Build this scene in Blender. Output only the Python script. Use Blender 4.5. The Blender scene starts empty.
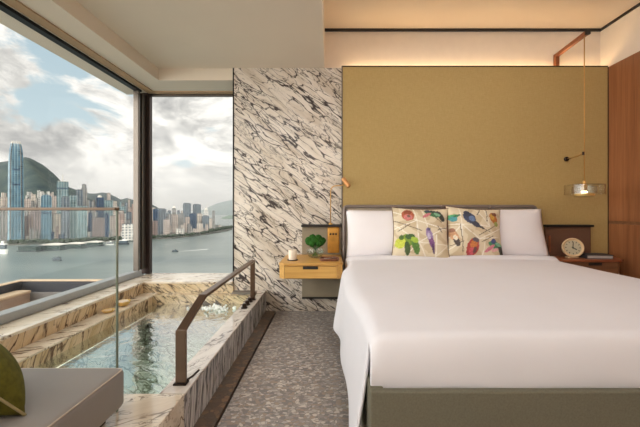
import bpy, bmesh, math, random
from mathutils import Vector, Matrix, Euler
from mathutils import noise as mnoise

random.seed(7)
S = bpy.context.scene
COL = S.collection
PI = math.pi
CZ = 1.02            # eye height of the photographer
F = 330.0            # focal length in pixels of the 640 px wide frame

# ------------------------------------------------------------------ helpers
def lin(r, g, b):
    f = lambda c: (c / 255.0) / 12.92 if c / 255.0 <= 0.04045 else ((c / 255.0 + 0.055) / 1.055) ** 2.4
    return (f(r), f(g), f(b), 1.0)

def nd(nt, typ, props=None, **ins):
    n = nt.nodes.new(typ)
    for k, v in (props or {}).items():
        setattr(n, k, v)
    for k, v in ins.items():
        key = int(k[1:]) if k[0] == 'i' and k[1:].isdigit() else k.replace('_', ' ')
        s = n.inputs[key]
        if isinstance(v, bpy.types.NodeSocket):
            nt.links.new(v, s)
        elif isinstance(v, bpy.types.Node):
            nt.links.new(v.outputs[0], s)
        else:
            s.default_value = v
    return n

def mth(nt, op, a, b=0.0, c=0.0, clamp=False):
    return nd(nt, 'ShaderNodeMath', {'operation': op, 'use_clamp': clamp}, i0=a, i1=b, i2=c).outputs[0]

def mixc(nt, fac, a, b, blend='MIX'):
    n = nt.nodes.new('ShaderNodeMix'); n.data_type = 'RGBA'; n.blend_type = blend
    for idx, v in ((0, fac), (6, a), (7, b)):
        if isinstance(v, bpy.types.NodeSocket): nt.links.new(v, n.inputs[idx])
        else: n.inputs[idx].default_value = v
    return n.outputs[2]

def ramp(nt, fac, stops, interp='LINEAR'):
    n = nt.nodes.new('ShaderNodeValToRGB'); n.color_ramp.interpolation = interp
    e = n.color_ramp.elements
    while len(e) < len(stops): e.new(0.5)
    for el, (p, c) in zip(e, stops):
        el.position = p
        el.color = c if len(c) == 4 else (c[0], c[1], c[2], 1)
    nt.links.new(fac, n.inputs[0])
    return n.outputs[0]

def sstep(nt, x, lo, hi):
    n = nd(nt, 'ShaderNodeMapRange', {'interpolation_type': 'SMOOTHSTEP'}, Value=x)
    n.inputs['From Min'].default_value = lo; n.inputs['From Max'].default_value = hi
    return n.outputs[0]

def new_mat(name):
    m = bpy.data.materials.new(name); m.use_nodes = True
    nt = m.node_tree; nt.nodes.clear()
    out = nt.nodes.new('ShaderNodeOutputMaterial')
    return m, nt, out

def principled(nt, out, **kw):
    b = nd(nt, 'ShaderNodeBsdfPrincipled', None, **kw)
    nt.links.new(b.outputs[0], out.inputs[0])
    return b

def objco(nt):
    return nt.nodes.new('ShaderNodeTexCoord').outputs['Object']

def noise(nt, vec, scale, detail=2.0, rough=0.5, dist=0.0):
    return nd(nt, 'ShaderNodeTexNoise', None, Vector=vec, Scale=scale, Detail=detail, Roughness=rough, Distortion=dist)

def scaled(nt, vec, s):
    return nd(nt, 'ShaderNodeVectorMath', {'operation': 'MULTIPLY'}, i0=vec, i1=s).outputs[0]

def bump(nt, h, strength=0.2, dist=0.01):
    return nd(nt, 'ShaderNodeBump', None, Height=h, Strength=strength, Distance=dist).outputs[0]

def plain(name, col, rough=0.5, metal=0.0, var=0.06, nscale=12.0, bmp=0.0, bscale=200.0, spec=0.5, stretch=(1, 1, 1)):
    m, nt, out = new_mat(name)
    co = objco(nt)
    n = noise(nt, scaled(nt, co, stretch), nscale, 3).outputs[0]
    d = tuple(c * (1 - var) for c in col[:3]) + (1,)
    l = tuple(min(1, c * (1 + var)) for c in col[:3]) + (1,)
    c = ramp(nt, n, [(0.3, d), (0.7, l)])
    b = principled(nt, out, Base_Color=c, Roughness=rough, Metallic=metal)
    b.inputs['Specular IOR Level'].default_value = spec
    if bmp:
        h = noise(nt, scaled(nt, co, stretch), bscale, 2).outputs[0]
        nt.links.new(bump(nt, h, bmp, 0.004), b.inputs['Normal'])
    return m

def emis(name, col, st):
    m, nt, out = new_mat(name)
    e = nd(nt, 'ShaderNodeEmission', None, Color=col, Strength=st)
    nt.links.new(e.outputs[0], out.inputs[0])
    return m

def glass(name, tint=(1, 1, 1, 1), ior=1.45, rough=0.0, k=1.0):
    """thin architectural glass: clear transmission plus a Fresnel mirror layer"""
    m, nt, out = new_mat(name)
    ge = nt.nodes.new('ShaderNodeNewGeometry')
    c_ = nd(nt, 'ShaderNodeVectorMath', {'operation': 'DOT_PRODUCT'}, i0=ge.outputs['Incoming'], i1=ge.outputs['Normal']).outputs['Value']
    f0 = ((ior - 1) / (ior + 1)) ** 2
    fr = mth(nt, 'MULTIPLY_ADD', mth(nt, 'POWER', mth(nt, 'SUBTRACT', 1.0, mth(nt, 'ABSOLUTE', c_)), 5.0), 1 - f0, f0)
    fr = mth(nt, 'MULTIPLY', fr, k, 0, True)
    t = nd(nt, 'ShaderNodeBsdfTransparent', None, Color=tint)
    g = nd(nt, 'ShaderNodeBsdfGlossy', None, Roughness=rough)
    mx = nd(nt, 'ShaderNodeMixShader', None, i0=fr, i1=t.outputs[0], i2=g.outputs[0])
    nt.links.new(mx.outputs[0], out.inputs[0])
    return m

def wood(name, dark, light, axis, scale=3.0, rough=0.4):
    """grain runs along the given axis (0, 1 or 2)"""
    m, nt, out = new_mat(name)
    s = [14.0, 14.0, 14.0]; s[axis] = 0.7
    v = scaled(nt, objco(nt), tuple(s))
    n1 = noise(nt, v, scale, 6, 0.6, 0.6).outputs[0]
    n2 = noise(nt, v, scale * 5, 3, 0.6).outputs[0]
    f = mth(nt, 'ADD', mth(nt, 'MULTIPLY', n1, 0.75), mth(nt, 'MULTIPLY', n2, 0.25))
    c = ramp(nt, f, [(0.32, dark), (0.68, light)])
    b = principled(nt, out, Base_Color=c, Roughness=rough)
    return m

def marble(name, d, n, base, base2, vein, su=1.0, sv=3.2, scale=1.6, thick=0.05, rough=0.08, dens=0.5, seed=0.0, spec=0.5, lev=0, ior=1.5):
    """stone with dark veins running along d and spaced along n"""
    m, nt, out = new_mat(name)
    co = objco(nt)
    d = Vector(d).normalized(); n = Vector(n); n = (n - d * n.dot(d)).normalized(); bb = d.cross(n)
    dot = lambda a: nd(nt, 'ShaderNodeVectorMath', {'operation': 'DOT_PRODUCT'}, i0=co, i1=tuple(a)).outputs['Value']
    u, v, w = dot(d), dot(n), dot(bb)
    vec = nd(nt, 'ShaderNodeCombineXYZ', None, X=mth(nt, 'MULTIPLY', u, su), Y=mth(nt, 'MULTIPLY', v, sv), Z=mth(nt, 'MULTIPLY_ADD', w, sv, seed)).outputs[0]
    warp = noise(nt, vec, 1.3, 3, 0.6).outputs['Color']
    warp = nd(nt, 'ShaderNodeVectorMath', {'operation': 'SUBTRACT'}, i0=warp, i1=(0.5, 0.5, 0.5)).outputs[0]
    warp = nd(nt, 'ShaderNodeVectorMath', {'operation': 'SCALE'}, i0=warp, Scale=0.9).outputs[0]
    vec2 = nd(nt, 'ShaderNodeVectorMath', {'operation': 'ADD'}, i0=vec, i1=warp).outputs[0]
    f1 = noise(nt, vec2, scale, 3, 0.55).outputs[0]
    r1 = mth(nt, 'ABSOLUTE', mth(nt, 'SUBTRACT', f1, 0.5))
    v1 = sstep(nt, r1, thick, thick * 0.12)
    f2 = noise(nt, vec2, scale * 2.3, 4, 0.6).outputs[0]
    r2 = mth(nt, 'ABSOLUTE', mth(nt, 'SUBTRACT', f2, 0.48))
    v2 = sstep(nt, r2, thick * 0.75, thick * 0.08)
    pres = sstep(nt, noise(nt, vec2, scale * 0.8, 3).outputs[0], 0.62 - dens * 0.45, 0.70 - dens * 0.25)
    pres2 = sstep(nt, noise(nt, vec, scale * 1.1, 2).outputs[0], 0.44, 0.62)
    vv = mth(nt, 'MAXIMUM', mth(nt, 'MULTIPLY', v1, pres), mth(nt, 'MULTIPLY', mth(nt, 'MULTIPLY', v2, pres2), 0.85))
    if lev:      # braided network: edges of long lens shaped cells, line weight varying along the way
        fw = noise(nt, vec, 5.0, 3, 0.6).outputs['Color']
        fw = nd(nt, 'ShaderNodeVectorMath', {'operation': 'SCALE'}, i0=fw, Scale=.16).outputs[0]
        v3 = nd(nt, 'ShaderNodeVectorMath', {'operation': 'ADD'}, i0=vec2, i1=fw).outputs[0]
        net = None
        for sc_, lo, hi, tk in ((lev, .26, .74, thick * 4.2), (lev * 1.8, .36, .74, thick * 3.8)):
            ve = nd(nt, 'ShaderNodeTexVoronoi', {'feature': 'DISTANCE_TO_EDGE'}, Vector=v3, Scale=sc_).outputs['Distance']
            wd = noise(nt, vec2, lev * .85 if sc_ == lev else lev * .6, 3, 0.6).outputs[0]
            wd = mth(nt, 'MULTIPLY', sstep(nt, wd, lo, hi), tk)
            e = sstep(nt, mth(nt, 'SUBTRACT', ve, wd), .035, -.025)
            e = mth(nt, 'MULTIPLY', e, sstep(nt, wd, 0.0, tk * .25))
            net = e if net is None else mth(nt, 'MAXIMUM', net, mth(nt, 'MULTIPLY', e, .8))
        vv = mth(nt, 'MAXIMUM', net, mth(nt, 'MULTIPLY', vv, .5))
    cl = noise(nt, vec2, scale * 0.9, 4, 0.6).outputs[0]
    bc = ramp(nt, cl, [(0.34, base2), (0.56, base)])
    c = mixc(nt, vv, bc, vein)
    b = principled(nt, out, Base_Color=c, Roughness=rough)
    b.inputs['Specular IOR Level'].default_value = spec
    b.inputs['IOR'].default_value = ior
    return m

# ---- mesh builders (all coordinates in metres, world frame)
def box(bm, x0, x1, y0, y1, z0, z1, bev=0.0, seg=2):
    g = bmesh.ops.create_cube(bm, size=1.0)
    vs = g['verts']
    for v in vs:
        v.co = Vector((x0 + (v.co.x + .5) * (x1 - x0), y0 + (v.co.y + .5) * (y1 - y0), z0 + (v.co.z + .5) * (z1 - z0)))
    if bev:
        es = list({e for v in vs for e in v.link_edges})
        bmesh.ops.bevel(bm, geom=es, offset=bev, segments=seg, affect='EDGES', profile=0.5)
    return bm

def tube(bm, pts, r, seg=10, cap=True):
    """round bar along a polyline"""
    pts = [Vector(p) for p in pts]
    rs = r if isinstance(r, (list, tuple)) else [r] * len(pts)
    rings = []
    prev = None
    for i, p in enumerate(pts):
        t = (pts[min(i + 1, len(pts) - 1)] - pts[max(i - 1, 0)]).normalized()
        if prev is None:
            a = Vector((0, 0, 1)) if abs(t.z) < 0.9 else Vector((1, 0, 0))
            n = (a - t * a.dot(t)).normalized()
        else:
            n = (prev - t * prev.dot(t)).normalized()
        prev = n
        b = t.cross(n)
        rings.append([bm.verts.new(p + (n * math.cos(2 * PI * k / seg) + b * math.sin(2 * PI * k / seg)) * rs[i]) for k in range(seg)])
    for a, b in zip(rings, rings[1:]):
        for k in range(seg):
            bm.faces.new((a[k], a[(k + 1) % seg], b[(k + 1) % seg], b[k]))
    if cap:
        bm.faces.new(rings[0][::-1]); bm.faces.new(rings[-1])
    return bm

def flatbar(bm, pts, wx, wn, bev=0.004):
    """flat bar following a polyline that lies in a plane X = const; wx = width in X, wn = thickness in the plane"""
    pts = [Vector(p) for p in pts]
    rings = []
    for i, p in enumerate(pts):
        d0 = (pts[i] - pts[i - 1]).normalized() if i else (pts[1] - pts[0]).normalized()
        d1 = (pts[i + 1] - pts[i]).normalized() if i < len(pts) - 1 else d0
        t = (d0 + d1).normalized()
        n = Vector((1, 0, 0)).cross(t).normalized()
        k = 1.0 / max(0.5, t.dot(d0))
        x = Vector((1, 0, 0))
        rings.append([bm.verts.new(p + x * sx * wx / 2 + n * sn * wn / 2 * k) for sx, sn in ((-1, -1), (1, -1), (1, 1), (-1, 1))])
    for a, b in zip(rings, rings[1:]):
        for k in range(4):
            bm.faces.new((a[k], a[(k + 1) % 4], b[(k + 1) % 4], b[k]))
    bm.faces.new(rings[0][::-1]); bm.faces.new(rings[-1])
    bmesh.ops.recalc_face_normals(bm, faces=bm.faces)
    bmesh.ops.bevel(bm, geom=list(bm.edges), offset=bev, segments=2, affect='EDGES', profile=0.5)
    return bm

def lathe(bm, prof, c=(0, 0, 0), seg=32, ax='z'):
    """revolve (radius, height) pairs around a vertical axis through c"""
    c = Vector(c)
    rings = []
    for r, h in prof:
        if r < 1e-6:
            rings.append([bm.verts.new(c + Vector((0, 0, h)))])
        else:
            rings.append([bm.verts.new(c + Vector((r * math.cos(2 * PI * k / seg), r * math.sin(2 * PI * k / seg), h))) for k in range(seg)])
    for a, b in zip(rings, rings[1:]):
        for k in range(seg):
            k2 = (k + 1) % seg
            if len(a) == 1 and len(b) == 1: continue
            if len(a) == 1: bm.faces.new((a[0], b[k2], b[k]))
            elif len(b) == 1: bm.faces.new((a[k], a[k2], b[0]))
            else: bm.faces.new((a[k], a[k2], b[k2], b[k]))
    bmesh.ops.recalc_face_normals(bm, faces=bm.faces)
    return bm

def prism(bm, poly, z0, z1, bev=0.0):
    """vertical prism over a polygon in XY"""
    lo = [bm.verts.new((x, y, z0)) for x, y in poly]; hi = [bm.verts.new((x, y, z1)) for x, y in poly]
    n = len(poly)
    bm.faces.new(lo[::-1]); bm.faces.new(hi)
    for k in range(n):
        bm.faces.new((lo[k], lo[(k + 1) % n], hi[(k + 1) % n], hi[k]))
    bmesh.ops.recalc_face_normals(bm, faces=bm.faces)
    if bev:
        bmesh.ops.bevel(bm, geom=list(bm.edges), offset=bev, segments=3, affect='EDGES', profile=0.5)
    return bm

def BM(): return bmesh.new()

def obj(name, bm, mat, parent=None, smooth=False, angle=None):
    me = bpy.data.meshes.new(name)
    bm.to_mesh(me); bm.free()
    o = bpy.data.objects.new(name, me)
    COL.objects.link(o)
    for m in (mat if isinstance(mat, (list, tuple)) else [mat]):
        me.materials.append(m)
    if smooth:
        for p in me.polygons: p.use_smooth = True
        if angle:
            try: me.set_sharp_from_angle(angle=math.radians(angle))
            except Exception: pass
    if parent is not None:
        o.parent = parent
        o.matrix_parent_inverse = Matrix.Translation(-Vector(parent.location))
    return o

def tag(o, label, cat, group=None, kind=None):
    o['label'] = label; o['category'] = cat
    if group: o['group'] = group
    if kind: o['kind'] = kind
    return o

def thing(name, label, cat, loc, group=None, kind=None):
    o = bpy.data.objects.new(name, None); COL.objects.link(o)
    o.empty_display_size = 0.1
    o.location = loc
    return tag(o, label, cat, group, kind)

def struct(name, bm, mat, label=None, parent=None, smooth=False):
    o = obj(name, bm, mat, parent, smooth)
    if parent is None:
        o['kind'] = 'structure'
        if label:
            o['label'] = label; o['category'] = name.split('_')[0]
    return o

def subsurf(o, lv=1):
    m = o.modifiers.new('smooth', 'SUBSURF'); m.levels = lv; m.render_levels = lv

# ------------------------------------------------------------------ materials
CREAM = lin(226, 213, 194); CREAM2 = lin(196, 178, 154)
M = {}
M['marble_wall'] = marble('marble_wall', (0.80, 0, -0.60), (0.60, 0, 0.80), lin(228, 219, 207), lin(200, 186, 168), lin(70, 62, 60), su=0.85, sv=3.7, scale=2.7, thick=0.0145, rough=0.16, dens=0.30, seed=3.1, lev=3.8)
M['marble_side'] = marble('marble_side', (0, 0.45, 0.9), (0, 1, 0), lin(222, 198, 162), lin(200, 170, 128), lin(98, 74, 54), su=1.1, sv=4.2, scale=2.4, thick=0.0125, rough=0.12, dens=0.2, seed=1.0, lev=2.2)
M['marble_back'] = marble('marble_back', (0.80, 0, -0.60), (0.60, 0, 0.80), lin(216, 196, 160), lin(192, 168, 130), lin(92, 80, 68), su=1.1, sv=4.6, scale=2.6, thick=0.013, rough=0.12, dens=0.3, seed=5.0, lev=3.0)
M['marble_top'] = marble('marble_top', (0.9, 0.35, 0), (0, 1, 0), lin(234, 222, 202), lin(214, 196, 172), lin(120, 100, 84), su=1.6, sv=4.4, scale=1.9, thick=0.035, rough=0.07, dens=0.4, seed=2.0, ior=1.9)
M['marble_rim'] = marble('marble_rim', (0, 0.18, 0.98), (0, 1, 0), lin(206, 200, 194), lin(152, 148, 148), lin(50, 48, 54), su=0.8, sv=8.5, scale=3.2, thick=0.05, rough=0.14, dens=0.95, seed=8.0)
M['marble_rimtop'] = marble('marble_rimtop', (0.5, 0.9, 0), (1, 0, 0), lin(222, 214, 204), lin(196, 184, 172), lin(120, 108, 102), su=1.5, sv=4.0, scale=2.0, thick=0.03, rough=0.05, dens=0.4, seed=6.0, ior=1.9)
M['marble_basin'] = marble('marble_basin', (0.75, -0.6, 0.2), (0.6, 0.75, 0), lin(240, 242, 230), lin(212, 222, 206), lin(126, 134, 112), su=1.2, sv=3.6, scale=2.2, thick=0.014, lev=2.6, rough=0.2, dens=0.7, seed=4.0)

M['white_wall'] = plain('white_wall', lin(232, 222, 208), 0.75, var=0.02)
M['ceiling_paint'] = plain('ceiling_paint', lin(228, 216, 198), 0.8, var=0.015, nscale=3)
M['dark_gap'] = plain('dark_gap', lin(30, 24, 20), 0.6)
M['black_frame'] = plain('black_frame', lin(34, 32, 34), 0.4, 0.6)
M['post_metal'] = plain('post_metal', lin(74, 62, 58), 0.38, 0.7, var=0.04)
M['alu'] = plain('alu', lin(120, 112, 104), 0.35, 0.75, var=0.03)
M['alu_sill'] = plain('alu_sill', lin(168, 170, 170), 0.45, 0.35, var=0.03)
M['blind_wood'] = plain('blind_wood', lin(176, 146, 112), 0.6, var=0.04)
M['pane'] = glass('window_pane', (0.985, 0.99, 0.985, 1), 1.4, k=0.35)
M['screen_glass'] = glass('screen_glass', (0.985, 0.993, 0.988, 1), 1.4, k=0.35)
M['glass_edge'] = plain('glass_edge', lin(126, 140, 124), 0.2, var=0.05)
M['clear_glass'] = glass('clear_glass', (0.97, 0.98, 0.97, 1), 1.5, k=1.2)
M['copper'] = plain('copper_rail', lin(112, 94, 78), 0.45, 0.3, var=0.08, nscale=20)
M['bronze'] = plain('bronze', lin(112, 88, 72), 0.34, 0.9, var=0.06, nscale=15)
M['bronze_dark'] = plain('bronze_dark', lin(58, 46, 40), 0.4, 0.8, var=0.06)
M['brass'] = plain('brass', lin(206, 160, 92), 0.35, 0.55, var=0.06, nscale=30)
M['lamp_brass'] = plain('lamp_brass', lin(196, 138, 84), 0.35, 0.45, var=0.06, nscale=30)
M['brass_plate'] = plain('brass_plate', lin(206, 150, 66), 0.45, 0.4, var=0.14, nscale=18)
M['copper_arm'] = plain('copper_arm', lin(150, 94, 62), 0.4, 0.5, var=0.08, nscale=20)
M['gold'] = plain('gold', lin(232, 200, 128), 0.35, 0.5, var=0.08, nscale=40)
M['white_cotton'] = plain('white_cotton', lin(228, 226, 230), 0.85, var=0.012, nscale=4, bmp=0.08, bscale=900, spec=0.2)
M['pillow_cotton'] = plain('pillow_cotton', lin(240, 236, 238), 0.85, var=0.012, nscale=6, bmp=0.08, bscale=700, spec=0.2)
M['frame_fabric'] = plain('frame_fabric', lin(114, 110, 94), 0.9, var=0.1, nscale=160, bmp=0.3, bscale=600, spec=0.15)
M['headboard_fabric'] = plain('headboard_fabric', lin(166, 154, 138), 0.9, var=0.08, nscale=140, bmp=0.2, bscale=500, spec=0.15)
M['headboard_metal'] = plain('headboard_metal', lin(126, 114, 106), 0.4, 0.15)
M['taupe_panel'] = plain('taupe_panel', lin(150, 138, 118), 0.9, var=0.1, nscale=220, bmp=0.25, bscale=600, spec=0.15)
M['brown_panel'] = plain('brown_panel', lin(120, 88, 70), 0.9, var=0.1, nscale=220, bmp=0.25, bscale=600, spec=0.15)
M['oak'] = wood('oak_top', lin(178, 130, 62), lin(214, 166, 90), 0, 2.2, 0.38)
M['oak_front'] = wood('oak_front', lin(188, 140, 68), lin(222, 176, 100), 0, 2.2, 0.42)
M['walnut_red'] = wood('walnut_red', lin(124, 68, 42), lin(160, 94, 60), 0, 2.2, 0.35)
M['walnut'] = wood('walnut', lin(108, 72, 48), lin(142, 98, 66), 0, 2.2, 0.42)
M['upholstery'] = plain('daybed_leather', lin(140, 134, 128), 0.5, var=0.03, nscale=9, bmp=0.05, bscale=300, spec=0.35)
M['piping'] = plain('piping', lin(190, 176, 160), 0.5)
M['green_velvet'] = plain('green_velvet', lin(92, 88, 30), 0.85, var=0.25, nscale=45, bmp=0.3, bscale=260, spec=0.2)
M['green_seam'] = plain('green_seam', lin(150, 136, 92), 0.7)
M['leaf'] = plain('moss_leaf', lin(40, 88, 26), 0.8, var=0.55, nscale=120, bmp=0.5, bscale=350, spec=0.2)
M['stem'] = plain('stem', lin(90, 130, 66), 0.6)
M['wax'] = plain('candle_wax', lin(236, 224, 206), 0.5, var=0.03)
M['coaster'] = plain('coaster', lin(44, 34, 30), 0.5)
M['leather_tray'] = plain('leather_tray', lin(122, 74, 50), 0.5, var=0.12, nscale=40)
M['silver'] = plain('silver', lin(190, 182, 176), 0.25, 0.9)
M['clock_case'] = plain('clock_case', lin(222, 192, 150), 0.45, var=0.03)
M['clock_face'] = plain('clock_face', lin(190, 178, 150), 0.6, var=0.03)
M['ink'] = plain('ink', lin(24, 20, 18), 0.5)
M['book_cover'] = plain('book_cover', lin(60, 58, 62), 0.5, var=0.1)
M['book_side'] = plain('book_side', lin(176, 170, 164), 0.7, var=0.1, nscale=80, stretch=(1, 1, 12))
M['foam'] = plain('foam', lin(240, 244, 240), 0.6, var=0.03, bmp=0.4, bscale=120)

def wood_wall():
    m, nt, out = new_mat('wood_panelling')
    co = objco(nt)
    v = scaled(nt, co, (10, 10, 0.5))
    n1 = noise(nt, v, 2.6, 6, 0.62, 0.5).outputs[0]
    n2 = noise(nt, scaled(nt, co, (60, 60, 1.2)), 2.0, 2).outputs[0]
    sep = nd(nt, 'ShaderNodeSeparateXYZ', None, i0=co)
    cell = mth(nt, 'FLOOR', mth(nt, 'MULTIPLY', sep.outputs[1], 5.5))
    wn = nd(nt, 'ShaderNodeTexWhiteNoise', {'noise_dimensions': '1D'}, W=cell).outputs[0]
    f = mth(nt, 'ADD', mth(nt, 'MULTIPLY', n1, 0.6), mth(nt, 'ADD', mth(nt, 'MULTIPLY', n2, 0.25), mth(nt, 'MULTIPLY', wn, 0.15)))
    c = ramp(nt, f, [(0.3, lin(122, 74, 44)), (0.7, lin(170, 112, 72))])
    principled(nt, out, Base_Color=c, Roughness=0.45)
    return m
M['wood_wall'] = wood_wall()

def gold_fabric():
    m, nt, out = new_mat('gold_fabric')
    co = objco(nt)
    a = noise(nt, scaled(nt, co, (420, 1, 22)), 1.0, 2).outputs[0]
    b_ = noise(nt, scaled(nt, co, (26, 1, 420)), 1.0, 2).outputs[0]
    f = mth(nt, 'MULTIPLY_ADD', mth(nt, 'ADD', a, b_), 0.5, 0.0)
    c = ramp(nt, f, [(0.3, lin(172, 146, 92)), (0.7, lin(190, 164, 110))])
    b = principled(nt, out, Base_Color=c, Roughness=0.75)
    b.inputs['Specular IOR Level'].default_value = 0.25
    nt.links.new(bump(nt, f, 0.1, 0.001), b.inputs['Normal'])
    return m
M['gold_fabric'] = gold_fabric()

def terrazzo(name, pal, grout, scale=44):
    m, nt, out = new_mat(name)
    co = objco(nt)
    w = noise(nt, co, 14, 2).outputs['Color']
    w = nd(nt, 'ShaderNodeVectorMath', {'operation': 'SCALE'}, i0=w, Scale=0.05).outputs[0]
    v = nd(nt, 'ShaderNodeVectorMath', {'operation': 'ADD'}, i0=co, i1=w).outputs[0]
    v = scaled(nt, v, (0.62, 1, 1))
    vo = nd(nt, 'ShaderNodeTexVoronoi', {'feature': 'F1'}, Vector=v, Scale=scale)
    ve = nd(nt, 'ShaderNodeTexVoronoi', {'feature': 'DISTANCE_TO_EDGE'}, Vector=v, Scale=scale)
    sp = nd(nt, 'ShaderNodeSeparateColor', None, i0=vo.outputs['Color']).outputs[0]
    n = len(pal)
    c = ramp(nt, sp, [(i / n, p) for i, p in enumerate(pal)], 'CONSTANT')
    vo2 = nd(nt, 'ShaderNodeTexVoronoi', {'feature': 'F1'}, Vector=v, Scale=scale * 2.3)
    sp2 = nd(nt, 'ShaderNodeSeparateColor', None, i0=vo2.outputs['Color']).outputs[1]
    c2 = ramp(nt, sp2, [(0, pal[0]), (0.4, pal[2]), (0.75, pal[-1])], 'CONSTANT')
    c = mixc(nt, 0.2, c, c2)
    e = sstep(nt, ve.outputs['Distance'], 0.01, 0.07)
    c = mixc(nt, e, grout, c)
    big = noise(nt, co, 1.4, 3).outputs[0]
    c = mixc(nt, 0.08, c, ramp(nt, big, [(0.35, lin(96, 86, 80)), (0.65, lin(160, 144, 128))]))
    principled(nt, out, Base_Color=c, Roughness=0.32)
    return m
M['terrazzo'] = terrazzo('terrazzo', [lin(150, 143, 139), lin(186, 179, 174), lin(160, 142, 126), lin(122, 118, 119), lin(214, 206, 196), lin(158, 151, 147)], lin(124, 117, 114), 74)
M['terrazzo_strip'] = terrazzo('terrazzo_strip', [lin(98, 78, 62), lin(122, 96, 72), lin(84, 70, 60), lin(140, 110, 82), lin(90, 80, 74)], lin(72, 60, 52), 44)

def pool_water():
    m, nt, out = new_mat('pool_water')
    co = objco(nt)
    h1 = noise(nt, scaled(nt, co, (1, 1.3, 1)), 7.0, 3, 0.55, 1.2).outputs[0]
    h2 = noise(nt, co, 26.0, 2, 0.5, 0.6).outputs[0]
    h = mth(nt, 'ADD', h1, mth(nt, 'MULTIPLY', h2, 0.22))
    nrm = bump(nt, h, 0.16, 0.022)
    fr = nd(nt, 'ShaderNodeFresnel', None, IOR=1.5, Normal=nrm).outputs[0]
    fr = mth(nt, 'MULTIPLY', fr, 3.6, 0, True)
    t = nd(nt, 'ShaderNodeBsdfTransparent', None, Color=(0.82, 0.975, 0.92, 1))
    g = nd(nt, 'ShaderNodeBsdfGlossy', None, Roughness=0.02, Normal=nrm)
    mx = nd(nt, 'ShaderNodeMixShader', None, i0=fr, i1=t.outputs[0], i2=g.outputs[0])
    nt.links.new(mx.outputs[0], out.inputs[0])
    return m
M['pool_water'] = pool_water()

def sea_mat():
    m, nt, out = new_mat('harbour_water')
    co = objco(nt)
    h = noise(nt, scaled(nt, co, (0.010, 0.022, 1)), 1.0, 6, 0.65).outputs[0]
    big = noise(nt, scaled(nt, co, (0.0012, 0.004, 1)), 1.0, 3).outputs[0]
    c = ramp(nt, big, [(0.35, lin(84, 98, 98)), (0.65, lin(108, 118, 114))])
    b = principled(nt, out, Base_Color=c, Roughness=0.28)
    nt.links.new(bump(nt, h, 0.5, 3.0), b.inputs['Normal'])
    return m
M['sea'] = sea_mat()

# ------------------------------------------------------------------ room shell
XL, XR, YB, YF = -2.04, 2.785, 3.30, -2.40      # window plane, right wall, marble plane, wall behind the photographer
ZW, ZB, ZC, ZH, ZS = 0.30, 2.31, 2.43, 2.865, 0.21

b = BM(); box(b, -0.53, XR + .1, YF, YB + .2, -0.06, 0.0)
struct('floor', b, M['terrazzo'])
b = BM(); box(b, -0.64, -0.545, YF, YB, -0.06, 0.0)
tag(struct('trim_1', b, M['terrazzo_strip']), 'narrow brown stone strip of floor along the foot of the pool', 'floor strip')
b = BM(); box(b, -0.545, -0.53, YF, YB, -0.06, -0.02)
tag(struct('trim_2', b, M['dark_gap']), 'black drain slot running along the floor beside the pool', 'drain')

# marble wall between window and headboard
b = BM(); box(b, -0.96, 0.115, YB, YB + .42, -0.06, ZC)
struct('wall_back', b, M['marble_wall'], 'cream marble wall with dark diagonal veins beside the window')
b = BM(); box(b, -0.972, -0.96, YB - .004, YB + .42, ZW, ZC)
tag(struct('trim_3', b, M['black_frame']), 'thin dark metal edge at the end of the marble wall', 'edge trim')
b = BM(); box(b, -0.06, XR + .3, YB + .10, YB + .25, -0.06, ZH + .1)
struct('wall_back_upper', b, M['white_wall'], 'white recessed wall above the gold panel')
# right wall
b = BM(); box(b, XR, XR + .2, YF, YB + .25, -0.06, ZH + .1)
wr = struct('wall_right', b, M['white_wall'], 'white right wall above wood panelling')
b = BM(); box(b, XR - .022, XR - .001, YF, YB - .005, 0.905, ZC)
box(b, XR - .022, XR - .001, YF, YB - .005, 0.0, 0.875)
obj('wood_panelling', b, M['wood_wall'], wr)
b = BM(); box(b, XR - .012, XR - .001, YF, YB - .005, 0.875, 0.905)
obj('groove', b, M['walnut'], wr)
# wall behind the photographer
b = BM(); box(b, XL, XR + .2, YF - .15, YF, -0.06, ZH + .1)
struct('wall_front', b, M['white_wall'])

# ceilings
b = BM(); box(b, -1.72, -0.06, YF, YB + .42, ZC, ZC + .12); box(b, -0.06, -0.055, YF, YB + .1, ZC, ZH)
struct('ceiling_lower', b, M['ceiling_paint'], 'lower cream ceiling over the pool')
b = BM(); box(b, -0.06, XR, YF, YB + .1, ZH, ZH + .12)
struct('ceiling', b, M['ceiling_paint'], 'raised cream ceiling over the bed')
b = BM(); box(b, -0.054, XR, YB + .07, YB + .1, ZH - .018, ZH)
box(b, XR - .02, XR, YF, YB + .07, ZH - .018, ZH)
tag(struct('trim_4', b, M['dark_gap']), 'dark shadow gap around the raised ceiling', 'shadow gap')
# dropped bulkhead above both windows
b = BM(); box(b, XL - .25, -1.72, YF, YB + .42, ZB, ZC + .12); box(b, -1.72, -0.96, YB + .01, YB + .42, ZB, ZC)
struct('ceiling_bulkhead', b, M['ceiling_paint'], 'stepped cream bulkhead over the corner windows')
b = BM(); box(b, XL + .03, -1.93, YF, YB + .36, ZB - .012, ZB)
tag(struct('trim_5', b, M['blind_wood']), 'tan blind slot along the top of the left window', 'blind slot')
b = BM(); box(b, -1.93, -0.972, YB + .31, YB + .37, ZB - .012, ZB)
tag(struct('trim_6', b, M['blind_wood']), 'tan blind slot along the top of the end window', 'blind slot')

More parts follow.
